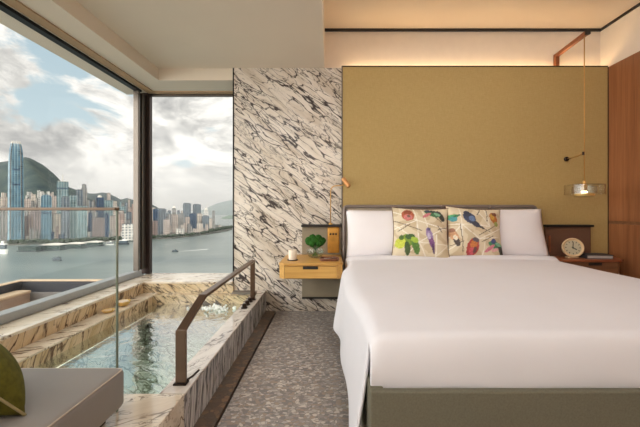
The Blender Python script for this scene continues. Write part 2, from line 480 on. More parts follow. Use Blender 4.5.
# left window: one long run of fixed panes
b = BM(); box(b, XL - .06, XL, YF, YB + .28, ZW, 0.36, .006); box(b, XL - .25, XL - .06, YF, YB + .42, ZW - .02, ZW + .01)
w1 = tag(obj('window_1', b, M['alu_sill']), 'long left window over the harbour with pale metal sill', 'window', kind='structure')
b = BM(); box(b, XL - .06, XL, YF, YB + .28, ZB - .024, ZB, .003)
obj('head_frame', b, M['black_frame'], w1)
b = BM(); box(b, XL - .06, XL - .004, YB + .22, YB + .255, 0.36, ZB - .024, .004)
obj('stile', b, M['alu'], w1)
b = BM(); box(b, XL - .06, XL - .03, YB + .255, YB + .30, 0.36, ZB - .024)
obj('track', b, M['bronze_dark'], w1)
b = BM(); box(b, XL - .06, XL - .004, YB + .30, YB + .36, 0.36, ZB - .024, .004)
obj('stile', b, M['alu'], w1)
b = BM(); box(b, XL - .06, XL - .012, -.9, -.84, 0.36, ZB - .024, .004)
obj('mullion', b, M['alu'], w1)
b = BM(); box(b, XL - .036, XL - .030, YF, YB + .235, 0.36, ZB - .024)
obj('pane', b, M['pane'], w1)
# end window
b = BM(); box(b, -2.0, -0.972, YB + .385, YB + .42, ZB - .03, ZB, .004)
w2 = tag(obj('window_2', b, M['alu']), 'narrow end window between corner post and marble wall', 'window', kind='structure')
b = BM(); box(b, -2.0, -0.972, YB + .40, YB + .405, ZW, ZB - .03)
obj('pane', b, M['pane'], w2)
b = BM(); box(b, XL - .06, -2.0, YB + .36, YB + .42, ZW, ZB, .008)
cp = obj('window_post', b, M['post_metal']); tag(cp, 'dark bronze corner post where the two windows meet', 'post', kind='structure')
b = BM(); box(b, XL - .25, XL - .06, YF, YB + .42, -.4, ZW - .02)
struct('wall_left', b, M['white_wall'])

# platform behind the pool's near end
b = BM(); box(b, XL, -0.64, YF, 1.45, -0.4, ZS, .004)
tag(obj('floor_platform', b, M['marble_top']), 'raised pale marble platform under the daybed', 'platform', kind='structure')

# ------------------------------------------------------------------ pool
pool = thing('plunge_pool', 'indoor marble plunge pool set against the corner windows', 'pool', (-1.25, 2.3, 0))
b = BM(); box(b, -0.75, -0.64, 1.45, YB, -0.4, ZS - .012)
obj('outer_wall', b, M['marble_rim'], pool)
b = BM(); box(b, -0.75, -0.638, 1.45, YB, ZS - .012, ZS, .003)
obj('rim', b, M['marble_rimtop'], pool)
b = BM(); box(b, XL, -1.846, 1.36, YB + .42, -0.4, ZW - .02)
obj('ledge_face', b, M['marble_side'], pool)
b = BM(); box(b, XL, -1.84, 1.36, YB + .42, ZW - .02, ZW, .003); box(b, -1.84, -0.972, YB - .035, YB + .42, ZW - .02, ZW, .003)
obj('window_ledge', b, M['marble_top'], pool)
b = BM(); box(b, -1.846, -0.96, YB - .03, YB + .42, -0.4, ZW - .02); box(b, -.96, -.75, YB - .03, YB, -0.4, ZS - .02)
box(b, -1.70, -.75, YB - .143, YB - .03, -0.4, 0.19)
obj('end_steps', b, M['marble_back'], pool)
b = BM(); box(b, -1.846, -1.70, 1.45, YB - .03, -0.4, 0.178)
obj('bench_face', b, M['marble_side'], pool)
b = BM(); box(b, -1.846, -1.697, 1.45, YB - .03, 0.178, 0.19, .002)
obj('bench_top', b, M['marble_top'], pool)
b = BM(); box(b, -1.70, -1.645, 1.45, YB - .143, -0.4, 0.03, .003)
obj('underwater_step', b, M['marble_basin'], pool)
M['pool_led'] = emis('pool_led', (1.0, .93, .78, 1), 1.6); M['pool_fill'] = emis('pool_fill', (1.0, .97, .90, 1), 9.0)
b = BM(); box(b, -1.70, -1.696, 1.45, YB - .143, 0.03, 0.034)
obj('light_strip', b, M['pool_led'], pool)
b = BM(); box(b, -.765, -.75, 1.5, YB - .2, 0.02, 0.050); box(b, -1.6, -.80, 1.45, 1.465, 0.02, 0.05)  # unseen strips on rim and near walls, added to brighten the water
obj('light_strip', b, M['pool_fill'], pool)
b = BM(); box(b, -1.645, -.75, 1.45, YB - .143, -0.40, -0.17)
obj('basin_floor', b, M['marble_basin'], pool)

b = BM()
bmesh.ops.create_grid(b, x_segments=2, y_segments=2, size=0.5)
for v in b.verts:
    v.co = Vector((-1.225 + v.co.x * 0.948, 2.3035 + v.co.y * 1.705, 0.11))
tag(obj('pool_water', b, M['pool_water']), 'clear rippled green water filling the marble pool', 'water', kind='stuff')

# splash under the spout
b = BM()
random.seed(3)
for i in range(60):
    a = random.uniform(0, 2 * PI); r = abs(random.gauss(0, .055))
    bmesh.ops.create_icosphere(b, subdivisions=1, radius=random.uniform(.006, .017),
        matrix=Matrix.Translation((-1.03 + r * 1.5 * math.cos(a), 2.99 + r * .9 * math.sin(a), .112 + random.uniform(0, .025))))
tag(obj('foam', b, M['foam'], smooth=True), 'white splash of foam where the spout stream meets the water', 'foam', kind='stuff')
b = BM(); tube(b, [(-.915, 3.10, .232), (-.95, 3.085, .22), (-.985, 3.06, .18), (-1.01, 3.04, .115)], [.004, .0045, .0045, .006], 8)
tag(obj('water_stream', b, M['clear_glass'], smooth=True), 'thin stream of water arcing from the spout into the pool', 'water stream', kind='stuff')
sp = thing('pool_spout', 'flat pale metal water spout at the far end of pool rim', 'spout', (-.80, 3.13, ZS))
b = BM(); box(b, -.92, -.73, 3.08, 3.17, .222, .240, .003); obj('spout_blade', b, M['alu'], sp)
b = BM(); box(b, -.735, -.70, 3.09, 3.16, ZS, .236, .003); obj('base', b, M['bronze'], sp)

for i, (yy, lab) in enumerate(((2.70, 'dark round pool control knob on the rim, nearest the viewer of the three'), (2.79, 'dark round pool control knob in the middle of the three on the rim'), (2.88, 'dark round pool control knob beside the rear handrail post'))):
    k = thing('control_knob', lab, 'knob', (-.70, yy, ZS), 'control knobs on the pool rim')
    b = BM(); lathe(b, [(0, 0), (.026, 0), (.026, .008), (.018, .012), (.017, .032), (.012, .036), (0, .036)], (-.70, yy, ZS), 20)
    obj('dial', b, M['bronze_dark'], k, True, 40)
    b = BM(); box(b, -.735, -.70, yy - .004, yy + .004, ZS + .022, ZS + .03, .002); obj('lever', b, M['bronze'], k)

# handrail on the rim
hr = thing('handrail', 'bronze flat bar handrail standing on the pool rim', 'handrail', (-.69, 2.2, ZS))
HX = -.69
b = BM(); flatbar(b, [(HX, 1.53, .455), (HX, 1.79, .548), (HX, 2.955, .556)], .042, .018); obj('top_bar', b, M['bronze'], hr)
b = BM(); flatbar(b, [(HX, 1.53, ZS + .008), (HX, 1.53, .461)], .048, .020); obj('post', b, M['copper'], hr)
b = BM(); flatbar(b, [(HX, 2.945, ZS + .008), (HX, 2.945, .553)], .042, .018); obj('post', b, M['bronze'], hr)
for yy in (1.53, 2.945):
    b = BM(); box(b, HX - .03, HX + .03, yy - .02, yy + .02, ZS, ZS + .008, .002); obj('base_plate', b, M['bronze_dark'], hr)
b = BM(); tube(b, [(HX + .02, 1.535, ZS + .012), (HX + .04, 1.56, ZS + .02), (HX + .055, 1.60, ZS + .03)], .005, 8); obj('hook', b, M['bronze_dark'], hr, True)

# glass screen between daybed and pool
gs = thing('glass_screen', 'clear glass screen with copper top rail between daybed and pool', 'glass screen', (-1.4, 1.30, ZS))
b = BM(); box(b, XL + .01, -.853, 1.314, 1.326, ZS, CZ - .006); obj('glass_panel', b, M['screen_glass'], gs)
b = BM(); box(b, -.853, -.850, 1.314, 1.326, ZS, CZ - .006); obj('glass_edge', b, M['glass_edge'], gs)
b = BM(); box(b, XL + .01, -.850, 1.305, 1.335, CZ - .006, CZ + .006, .003); obj('top_rail', b, M['copper'], gs)

# two gold dishes on the pool bench
def dish(name, lab, c, r, h, mat):
    t = thing(name, lab, 'bowl', c, 'gold dishes on the pool bench')
    b = BM(); lathe(b, [(0, .002), (r * .45, 0), (r * .8, h * .35), (r, h), (r * .96, h), (r * .75, h * .42), (r * .4, h * .12), (0, h * .1)], c, 28)
    obj('bowl', b, mat, t, True, 60)
    return t
d1 = dish('gold_bowl', 'larger gold bowl with a coiled cloth on the marble bench', (-1.773, 2.83, .19), .058, .042, M['gold'])
b = BM(); tube(b, [(-1.773 + .03 * math.cos(a), 2.83 + .03 * math.sin(a), .222 + a * .0012) for a in [i * .35 for i in range(18)]], .012, 8); obj('coiled_cloth', b, M['wax'], d1, True)
d2 = dish('gold_dish', 'smaller flat gold dish in front of the larger bowl', (-1.778, 2.645, .19), .046, .022, M['gold'])
b = BM(); lathe(b, [(0, 0), (.030, 0), (.030, .009), (0, .010)], (-1.778, 2.645, .203), 20); obj('bar_of_soap', b, M['clock_case'], d2, True, 40)

# ------------------------------------------------------------------ daybed and its cushion
db = thing('daybed', 'low grey upholstered daybed with pale piping on the marble platform', 'daybed', (-1.4, .5, ZS))
b = BM(); box(b, -1.98, -.800, -1.0, 1.296, .252, .402, .022, 4); obj('mattress', b, M['upholstery'], db, True)
b = BM()
p = [(-1.96, 1.256), (-.826, 1.256)]
tube(b, [(-1.95, 1.290, .396), (-.828, 1.290, .396), (-.813, 1.286, .396), (-.806, 1.274, .396), (-.806, -.95, .396)], .0025, 8)
obj('piping', b, M['piping'], db, True)
b = BM(); box(b, -1.94, -.85, -.96, 1.25, ZS, .252); obj('plinth', b, M['bronze_dark'], db)

def pillow_mesh(w, h, t, n=24, pinch=0.06, power=2.4, k=0.55):
    """soft pillow in local XZ plane (width X, height Z), thickness along Y, centred on the origin"""
    bm = bmesh.new()
    front, back = [], []
    for j in range(n + 1):
        fr, br = [], []
        for i in range(n + 1):
            u = -1 + 2 * i / n; v = -1 + 2 * j / n
            x = u * w / 2 * (1 - pinch * (1 - abs(v) ** 2)); z = v * h / 2 * (1 - pinch * (1 - abs(u) ** 2))
            th = t / 2 * ((1 - abs(u) ** power) * (1 - abs(v) ** power)) ** k
            edge = i in (0, n) or j in (0, n)
            a = bm.verts.new((x, -th, z)); fr.append(a)
            br.append(a if edge else bm.verts.new((x, th, z)))
        front.append(fr); back.append(br)
    for j in range(n):
        for i in range(n):
            bm.faces.new((front[j][i], front[j][i + 1], front[j + 1][i + 1], front[j + 1][i]))
            bm.faces.new((back[j][i], back[j + 1][i], back[j + 1][i + 1], back[j][i + 1]))
    bmesh.ops.recalc_face_normals(bm, faces=bm.faces)
    return bm

def pillow_outline(w, h, pinch, n=24):
    pts = []
    for side in range(4):
        for i in range(n):
            s = -1 + 2 * i / n
            u, v = ((s, -1), (1, s), (-s, 1), (-1, -s))[side]
            pts.append((u * w / 2 * (1 - pinch * (1 - abs(v) ** 2)), 0, v * h / 2 * (1 - pinch * (1 - abs(u) ** 2))))
    pts.append(pts[0])
    return pts

def wrinkle(bm, amp, sc, seed=0):
    for v in bm.verts:
        n = mnoise.noise(Vector((v.co.x * sc + seed, v.co.y * sc, v.co.z * sc)))
        v.co.y += amp * n * (1 if v.co.y > 0 else -1) * min(1, abs(v.co.y) * 30)

b = BM(); box(b, -1.62, -1.19, .25, 1.13, .402, .66, .06, 4); obj('bolster', b, M['upholstery'], db, True)
ex = Vector((-.80, .60, 0)).normalized(); ez = Vector((-.36, -.48, .80)); ez = (ez - ex * ez.dot(ex)).normalized(); ey = ez.cross(ex)
R = Matrix((ex, ey, ez)).transposed().to_4x4(); R.translation = Vector((-.91, .985, .405)) + ez * .165 + ex * .165
gc = thing('cushion', 'olive green velvet cushion at the left end of the grey daybed', 'cushion', (-1.0, 1.1, .402))
b = pillow_mesh(.33, .33, .17, 24, .05); b.transform(R)
obj('cover', b, M['green_velvet'], gc, True)
b = BM(); tube(b, pillow_outline(.33, .33, .05), .004, 6, False); b.transform(R)
obj('piping', b, M['green_seam'], gc, True)

# ------------------------------------------------------------------ bed
bed = thing('bed', 'king size bed frame in olive taupe fabric with grey headboard', 'bed', (1.07, 2.2, 0))
BX0, BX1, BY0, BY1 = .142, 2.0, 1.155, 3.15
b = BM(); box(b, BX0, BX1, BY0, BY0 + .03, 0.05, .379, .005, 2); obj('foot_rail', b, M['frame_fabric'], bed)
for x0 in (BX0, BX1 - .05):
    b = BM(); box(b, x0, x0 + .05, BY0 + .03, BY1, 0.05, .378, .005, 2); obj('side_rail', b, M['frame_fabric'], bed)
b = BM(); box(b, BX0 + .04, BX1 - .04, BY0 + .04, BY1, .22, .30); obj('slat_base', b, M['walnut'], bed)
for x0 in (BX0 + .12, BX1 - .18):
    for y0 in (BY0 + .12, BY1 - .2):
        b = BM(); box(b, x0, x0 + .06, y0, y0 + .06, 0, .22, .004); obj('leg', b, M['bronze_dark'], bed)
# headboard: upholstered channels held by a metal tube frame
hb = BM(); box(hb, .15, 1.98, 3.19, 3.255, .25, 1.03, .012, 3)
hbo = obj('headboard', hb, M['headboard_fabric'], bed, True)
b = BM(); tube(b, [(.137, 3.19, .02), (.137, 3.19, 1.02), (.145, 3.19, 1.036), (.165, 3.19, 1.044), (1.96, 3.19, 1.044), (1.98, 3.19, 1.036), (1.988, 3.19, 1.02), (1.988, 3.19, .02)], .017, 12)
obj('frame_tube', b, M['headboard_metal'], hbo, True, 50)
for xx in (.62, 1.08, 1.54):
    b = BM(); box(b, xx - .012, xx + .012, 3.168, 3.20, 1.01, 1.056, .004); obj('clip', b, M['headboard_metal'], hbo)

b = BM(); box(b, BX0 + .012, BX1 - .012, BY0 + .075, 3.16, .302, .535, .05, 4)
tag(obj('mattress', b, M['white_cotton'], smooth=True), 'thick white mattress on the bed frame, mostly under the duvet', 'mattress')

# duvet: top sheet over the mattress, tucked at the foot, hanging down at both sides
def duvet():
    bm = bmesh.new()
    NY = 84
    TOPZ = .572
    ys = [3.08 - (3.08 - 1.25) * j / NY for j in range(NY + 1)]
    def ss(a, b_, x):
        t = max(0, min(1, (x - a) / (b_ - a))); return t * t * (3 - 2 * t)
    def topz(x, y):
        u = (x - 1.07) / .95
        z = TOPZ + .014 * (1 - abs(u) ** 4)
        z += .016 * math.exp(-((y - 2.885) / .035) ** 2) + .018 * ss(2.84, 2.90, y)     # folded-over head end
        z += .006 * mnoise.noise(Vector((x * 1.3, y * 1.6, 1.0))) + .003 * mnoise.noise(Vector((x * 4, y * 3, 4.0)))
        z -= .024 * ss(1.66, 1.20, y) ** 1.5
        return z
    def side_x(y, q, sgn):
        """outward offset of the drape at depth q (0 top .. 1 hem)"""
        near = 1 - ss(2.52, 2.74, y)
        hug = ss(1.95, 1.3, y)
        off = -.002 + near * ((.052 + .018 * q) * (1 - hug) + hug * .068 * q ** 1.3)
        off += near * .05 * math.exp(-((y - 2.50) / .12) ** 2) * q
        off += near * .010 * math.sin(y * 7.0) * q * (1 - math.exp(-((y - 2.50) / .3) ** 2))
        return off
    NX, ND, NC = 40, 9, 5
    cols = []
    for y in ys:
        row = []
        near = 1 - ss(2.52, 2.74, y)
        hem = .115 + .03 * (1 - near) + (.02 * math.sin(y * 5)) - .10 * ss(1.5, 1.235, y)
        if near < .5: hem = .40
        hem = .40 * (1 - near) + hem * near
        for s in (-1, 1):
            xe = (BX0 - .004) if s < 0 else (BX1 + .004)
            zc = topz(xe + (.06 if s < 0 else -.06), y)
            part = []
            for k in range(ND):          # hem upwards
                q = 1 - k / ND
                part.append((xe + s * side_x(y, q, s), y, hem + (zc - .06 - hem) * (k / ND)))
            for k in range(NC):          # rounded shoulder
                a = (k / NC) * PI / 2
                off = side_x(y, 0, s) + .0
                rx = .055 + max(0, off)
                xx = xe + s * off * 1.0 - s * rx * (1 - math.cos(a))
                part.append((xx, y, zc - .06 + .06 * math.sin(a)))
            if s < 0: left = part
            else: right = part
        x0 = left[-1][0] + .02; x1 = right[-1][0] - .02
        top = [(x0 + (x1 - x0) * i / NX, y) for i in range(NX + 1)]
        row = [bm.verts.new(p) for p in left] + [bm.verts.new((x, yy, topz(x, yy))) for x, yy in top] + [bm.verts.new(p) for p in reversed(right)]
        cols.append(row)
    for a, c in zip(cols, cols[1:]):
        for i in range(len(a) - 1):
            bm.faces.new((a[i], c[i], c[i + 1], a[i + 1]))
    # foot drop, only across the top columns
    L = ND + 1; last = cols[-1][L:len(cols[-1]) - L]
    prev = last
    for k in range(1, 19):
        t = k / 18
        nr = []
        for i, v in enumerate(last):
            z0 = v.co.z
            a = min(1, t / .45)
            y = 1.25 - .056 * math.sin(a * PI / 2) + .004 * ss(.6, 1, t)
            z = z0 - .075 * (1 - math.cos(a * PI / 2)) - .004 * min(1, t * 10) - max(0, t - .16) / .84 * (z0 - .079 - .358)
            x = v.co.x
            e = 1 - ss(0, .10, x - last[0].co.x)
            x += e * .006 * t
            y += .004 * mnoise.noise(Vector((x * 2.2, t * 2, 9))) 
            nr.append(bm.verts.new((x, y, z)))
        for i in range(len(last) - 1):
            bm.faces.new((prev[i], nr[i], nr[i + 1], prev[i + 1]))
        prev = nr
    bmesh.ops.recalc_face_normals(bm, faces=bm.faces)
    return bm
do = tag(obj('duvet', duvet(), M['white_cotton'], smooth=True), 'smooth white duvet spread over the bed, hanging at the sides', 'duvet')
sm = do.modifiers.new('thick', 'SOLIDIFY'); sm.thickness = .016; sm.offset = -1
subsurf(do, 1)

# white sleeping pillows
def place_pillow(w, h, t, c, lean, yaw, mat, name, lab, grp, pinch, seed):
    Rm = Matrix.Translation(c) @ Euler((math.radians(-lean), 0, math.radians(yaw)), 'XYZ').to_matrix().to_4x4()
    bm = pillow_mesh(w, h, t, 28, pinch); wrinkle(bm, .012, 7, seed); bm.transform(Rm)
    o = obj(name, bm, mat, smooth=True)
    return tag(o, lab, 'pillow', grp), Rm
place_pillow(.93, .45, .19, (.615, 3.085, .795), 16, 0, M['pillow_cotton'], 'pillow', 'plump white pillow leaning on the headboard, nearest the plant', 'white pillows on the bed', .035, 1.0)
place_pillow(.93, .46, .19, (1.55, 3.085, .800), 16, 0, M['pillow_cotton'], 'pillow', 'plump white pillow leaning on the headboard, nearest the clock', 'white pillows on the bed', .035, 5.0)

# printed bird cushions: painted print in a colour attribute
def seg_d(px, py, a, b_):
    ax, ay = a; bx, by = b_
    dx, dy = bx - ax, by - ay
    t = max(0, min(1, ((px - ax) * dx + (py - ay) * dy) / (dx * dx + dy * dy + 1e-9)))
    return math.hypot(px - ax - t * dx, py - ay - t * dy)
def ell(px, py, cx, cy, rx, ry, ang):
    c, s = math.cos(ang), math.sin(ang)
    x = (px - cx) * c + (py - cy) * s; y = -(px - cx) * s + (py - cy) * c
    return (x / rx) ** 2 + (y / ry) ** 2
def L(r, g, b_): return lin(r, g, b_)[:3]
# each bird is a list of (cx, cy, rx, ry, angle, colour) ellipses in 0..1 pillow space, y up
BIRDS1 = [(.27, .82, .105, .115, .1, L(176, 84, 52)), (.27, .78, .075, .06, 0, L(206, 120, 120)), (.27, .88, .07, .04, 0, L(140, 60, 36)), (.28, .80, .03, .03, 0, L(120, 90, 80)),
          (.70, .86, .14, .055, -.35, L(46, 110, 70)), (.84, .82, .05, .12, .5, L(28, 40, 44)), (.60, .83, .09, .03, .6, L(206, 120, 130)), (.74, .90, .08, .03, -.3, L(40, 56, 60)), (.62, .92, .05, .03, 0, L(40, 60, 90)), (.78, .85, .06, .03, -.4, L(120, 176, 140)),
          (.63, .44, .055, .14, .25, L(150, 128, 176)), (.67, .30, .045, .12, .3, L(120, 70, 130)), (.62, .42, .03, .06, .2, L(196, 186, 214)), (.70, .18, .02, .10, .2, L(70, 40, 90)), (.62, .55, .03, .03, 0, L(90, 80, 130)),
          (.24, .32, .13, .12, .3, L(116, 150, 44)), (.14, .27, .09, .10, -.4, L(196, 206, 70)), (.40, .22, .06, .15, .25, L(70, 120, 50)), (.26, .18, .05, .13, .1, L(50, 84, 40)), (.30, .40, .08, .05, .2, L(40, 90, 40)), (.38, .34, .07, .05, -.5, L(160, 190, 60)), (.16, .38, .04, .05, 0, L(60, 100, 40))]
BIRDS2 = [(.36, .76, .10, .12, .55, L(44, 62, 100)), (.45, .64, .10, .05, -.7, L(34, 44, 74)), (.33, .84, .06, .06, 0, L(30, 44, 76)), (.40, .74, .05, .06, .5, L(96, 124, 168)), (.56, .57, .06, .02, -.6, L(40, 44, 60)),
          (.80, .78, .07, .11, .3, L(186, 110, 44)), (.78, .80, .035, .06, .3, L(206, 160, 60)), (.83, .86, .05, .04, 0, L(120, 66, 40)), (.84, .66, .04, .05, 0, L(150, 160, 80)),
          (.06, .76, .12, .045, .3, L(60, 160, 110)), (.10, .72, .06, .05, 0, L(60, 150, 160)), (.16, .79, .06, .02, .4, L(40, 110, 80)),
          (.10, .40, .06, .12, .35, L(206, 158, 120)), (.14, .28, .045, .09, .3, L(60, 50, 56)), (.08, .50, .04, .04, 0, L(160, 110, 90)), (.12, .36, .03, .05, .3, L(236, 226, 206)),
          (.40, .18, .105, .17, -.1, L(176, 54, 60)), (.41, .24, .06, .08, -.1, L(206, 120, 60)), (.44, .33, .06, .04, -.3, L(90, 80, 96)), (.40, .12, .06, .07, 0, L(206, 80, 100)), (.44, .14, .03, .06, 0, L(110, 60, 70)),
          (.82, .24, .16, .07, -.35, L(50, 130, 90)), (.93, .14, .05, .12, .5, L(26, 36, 44)), (.70, .18, .11, .035, .75, L(206, 120, 140)), (.76, .32, .05, .05, 0, L(50, 70, 130)), (.86, .26, .07, .03, -.4, L(130, 190, 160)), (.80, .16, .07, .03, .3, L(226, 170, 170))]
def print_colour(u, v, birds, lines, darks, seed):
    n = mnoise.noise(Vector((u * 7 + seed, v * 7, 2)))
    base = L(222, 208, 180) if n > -.15 else L(206, 188, 156)
    c = base
    for a, b_ in lines:
        if seg_d(u, v, a, b_) < .0075: c = L(244, 238, 224)
    for a, b_ in darks:
        if seg_d(u, v, a, b_) < .0065: c = L(112, 98, 84)
    wob = .22 * mnoise.noise(Vector((u * 26, v * 26, seed)))
    for cx, cy, rx, ry, ang, col in birds:
        if ell(u, v, cx, cy, rx, ry, ang) < 1 + wob:
            k = 1 + .35 * mnoise.noise(Vector((u * 40, v * 40, seed + 7)))
            c = tuple(min(1, (x * .92 + y_ * .08) * k) for x, y_ in zip(col, base))
    return c
def bird_mat():
    m, nt, out = new_mat('bird_print')
    a = nd(nt, 'ShaderNodeVertexColor', {'layer_name': 'print'})
    b = principled(nt, out, Base_Color=a.outputs[0], Roughness=0.85)
    b.inputs['Specular IOR Level'].default_value = 0.2
    return m
M['bird'] = bird_mat()
M['cushion_piping'] = plain('cushion_piping', lin(104, 74, 60), .7)
LINES1 = [((.05, .55), (.42, .72)), ((.42, .72), (.95, .55)), ((.42, .72), (.36, 1)), ((.42, .72), (.45, .30)), ((.45, .30), (.95, .62)), ((.45, .30), (.05, .62)), ((.45, .30), (.60, 0)), ((.45, .30), (.95, .26)), ((.45, .3), (.2, 0)), ((.75, .45), (.75, .02)), ((.42, .72), (0, .9)), ((.5, 1), (.6, .6)), ((.75, .05), (1, .3))]
DARKS1 = [((.0, .72), (.3, .60)), ((.3, .60), (.5, .52)), ((.85, .5), (.78, .62)), ((.1, .5), (.3, .64)), ((.55, .95), (.85, .7)), ((.78, .55), (1, .62))]
LINES2 = [((.22, 1), (.22, .3)), ((0, .62), (.5, .62)), ((.22, .62), (.5, .35)), ((.5, .35), (1, .62)), ((.5, .35), (.3, 0)), ((.5, .35), (.85, .4)), ((.22, .62), (0, .3)), ((.5, .95), (.7, .6)), ((.7, .6), (.66, 1)), ((.22, .3), (0, .1)), ((.5, .62), (.7, .6)), ((.6, .3), (.6, 0))]
DARKS2 = [((.2, .62), (.24, .1)), ((.5, .42), (.8, .62)), ((.45, .6), (.7, .5)), ((.6, .95), (.5, .82)), ((.55, .3), (.75, .42)), ((.7, .95), (.66, .7)), ((.24, .3), (.05, .2))]
def bird_cushion(c, w, h, lean, yaw, roll, birds, lines, darks, seed, lab):
    t = thing('bird_cushion', lab, 'cushion', (c[0], c[1], .585), 'bird print cushions')
    n = 84
    bm = pillow_mesh(w, h, .17, n, .075, 2.4, .55)
    lay = bm.verts.layers.float_color.new('print')
    for v in bm.verts:
        uu = v.co.x / w + .5; vv = v.co.z / h + .5
        v[lay] = (*print_colour(uu, vv, birds, lines, darks, seed), 1)
    wrinkle(bm, .008, 9, seed)
    Rm = Matrix.Translation(c) @ Euler((math.radians(-lean), math.radians(roll), math.radians(yaw)), 'XYZ').to_matrix().to_4x4()
    bm.transform(Rm)
    obj('cover', bm, M['bird'], t, True)
    b = BM(); tube(b, pillow_outline(w, h, .075), .0045, 6, False); b.transform(Rm)
    obj('piping', b, M['cushion_piping'], t, True)
bird_cushion((.80, 2.93, .808), .50, .455, 12, -5, 1.5, BIRDS1, LINES1, DARKS1, 1.0, 'bird print cushion with a yellow green bird and a round red bird')
bird_cushion((1.285, 2.945, .812), .52, .452, 12, 5, 3.5, BIRDS2, LINES2, DARKS2, 6.0, 'bird print cushion with a dark blue bird in the upper middle')

# gold fabric panel with a cove light on top
b = BM(); box(b, .125, XR - .03, YB - .028, YB + .02, -0.0, ZC, .004)
gp = tag(obj('wall_panel', b, M['gold_fabric']), 'large gold fabric wall panel behind the bed', 'wall panel')
b = BM(); box(b, .115, .125, YB - .032, YB + .02, 0, ZC + .004); obj('edge_trim', b, M['alu'], gp)
b = BM(); box(b, .115, XR - .03, YB - .030, YB + .02, ZC, ZC + .010); obj('top_trim', b, M['bronze_dark'], gp)
b = BM(); box(b, XR - .03, XR - .022, YB - .028, YB + .02, 0, ZC); obj('side_gap', b, M['dark_gap'], gp)
M['led'] = emis('led_warm', (1.0, .66, .34, 1), 15.0)
b = BM(); box(b, .16, XR - .05, YB + .04, YB + .06, ZC - .02, ZC - .005)
tag(obj('cove_light', b, M['led']), 'warm strip light hidden behind the top of the gold panel', 'strip light')

# ------------------------------------------------------------------ left bedside
def rrect(x0, x1, y0, y1, r, n=5):
    pts = []
    for cx, cy, a0 in ((x1 - r, y0 + r, -PI / 2), (x1 - r, y1 - r, 0), (x0 + r, y1 - r, PI / 2), (x0 + r, y0 + r, PI)):
        for k in range(n + 1):
            a = a0 + k / n * PI / 2
            pts.append((cx + r * math.cos(a), cy + r * math.sin(a)))
    return pts
NZ = .575
ns = thing('nightstand', 'light oak floating nightstand with one drawer on the marble wall', 'nightstand', (-.16, 3.0, .16))
nx0, nx1, ny0, ny1 = -.425, .108, 2.70, 3.235
poly = [(nx0 + .05, ny0), (nx1 - .05, ny0), (nx1, ny0 + .05), (nx1, ny1), (nx0 + .03, ny1), (nx0, ny1 - .03), (nx0, ny0 + .05)]
b = BM(); prism(b, poly, NZ - .022, NZ, .005); obj('top', b, M['oak'], ns, True, 35)
b = BM(); prism(b, [(nx0 + .004, ny0 + .05), (nx0 + .05, ny0 + .006), (nx0 + .05, ny1 - .02), (nx0 + .004, ny1 - .03)], .445, NZ - .022, .002); obj('side_panel', b, M['oak_front'], ns)
b = BM(); prism(b, [(nx1 - .05, ny0 + .006), (nx1 - .004, ny0 + .05), (nx1 - .004, ny1 - .02), (nx1 - .05, ny1 - .02)], .445, NZ - .022, .002); obj('side_panel', b, M['oak_front'], ns)
b = BM(); box(b, nx0 + .052, nx1 - .052, ny0 + .05, ny1 - .02, .437, .450); obj('bottom_panel', b, M['bronze_dark'], ns)
b = BM(); box(b, nx0 + .052, nx1 - .052, ny0 + .008, ny0 + .028, .449, NZ - .026, .002)
dr = obj('drawer', b, M['oak_front'], ns)
b = BM(); box(b, -.222, -.098, ny0 + .003, ny0 + .010, NZ - .050, NZ - .026, .002); obj('finger_pull', b, M['dark_gap'], dr)
b = BM(); box(b, -.275, .110, 3.24, 3.268, .155, .845, .004); obj('back_panel', b, M['taupe_panel'], ns)
b = BM(); box(b, -.28, .112, 3.20, 3.270, .845, .868, .003); obj('shelf', b, M['dark_gap'], ns)
b = BM(); box(b, -.275, .110, 3.235, 3.272, .140, .155); obj('lower_trim', b, M['dark_gap'], ns)
b = BM(); box(b, -.025, .090, 3.226, 3.240, .590, .845, .012, 3)
bp = obj('brass_panel', b, M['brass_plate'], ns, True, 40); bp['label'] = 'brass switch plate'
for xx in (.005, .032, .059):
    b = BM(); lathe(b, [(0, 0), (.010, 0), (.010, .006), (0, .007)], (0, 0, 0), 16); b.transform(Matrix.Translation((xx, 3.226, .775)) @ Matrix.Rotation(PI / 2, 4, 'X'))
    obj('switch', b, M['bronze_dark'], bp, True, 40)

rl = thing('reading_lamp', 'slim brass gooseneck reading lamp rising from the left bedside shelf', 'lamp', (.006, 3.225, .868))
b = BM(); tube(b, [(.006, 3.225, .878), (.006, 3.225, 1.19)] + [(.006 + .045 * (1 - math.cos(a)), 3.225 - .01 * math.sin(a), 1.19 + .055 * math.sin(a)) for a in [i * PI / 16 for i in range(1, 9)]] + [(.115, 3.21, 1.25), (.14, 3.20, 1.262)], .005, 10); obj('stem', b, M['brass'], rl, True)
b = BM(); lathe(b, [(0, 0), (.020, 0), (.020, .012), (.008, .016), (0, .016)], (.006, 3.225, .868), 20); obj('base', b, M['brass'], rl, True, 40)
b = BM(); tube(b, [(.128, 3.20, 1.315), (.183, 3.165, 1.235)], .021, 16); obj('lamp_head', b, M['lamp_brass'], rl, True, 50)

# candle, planted bowl and tray on the oak top
cd = thing('candle', 'cream candle in a glass on a dark round coaster', 'candle', (-.33, 2.90, NZ))
cc = (-.325, 2.87, NZ)
b = BM(); lathe(b, [(0, 0), (.047, 0), (.047, .006), (0, .006)], cc, 28); obj('coaster', b, M['coaster'], cd, True, 40)
b = BM(); lathe(b, [(0, .007), (.034, .007), (.037, .03), (.037, .085), (.034, .09), (.032, .078), (0, .076)], cc, 28); obj('wax', b, M['wax'], cd, True, 50)
b = BM(); tube(b, [(cc[0], cc[1], NZ + .076), (cc[0] + .002, cc[1], NZ + .09)], .0015, 6); obj('wick', b, M['ink'], cd)

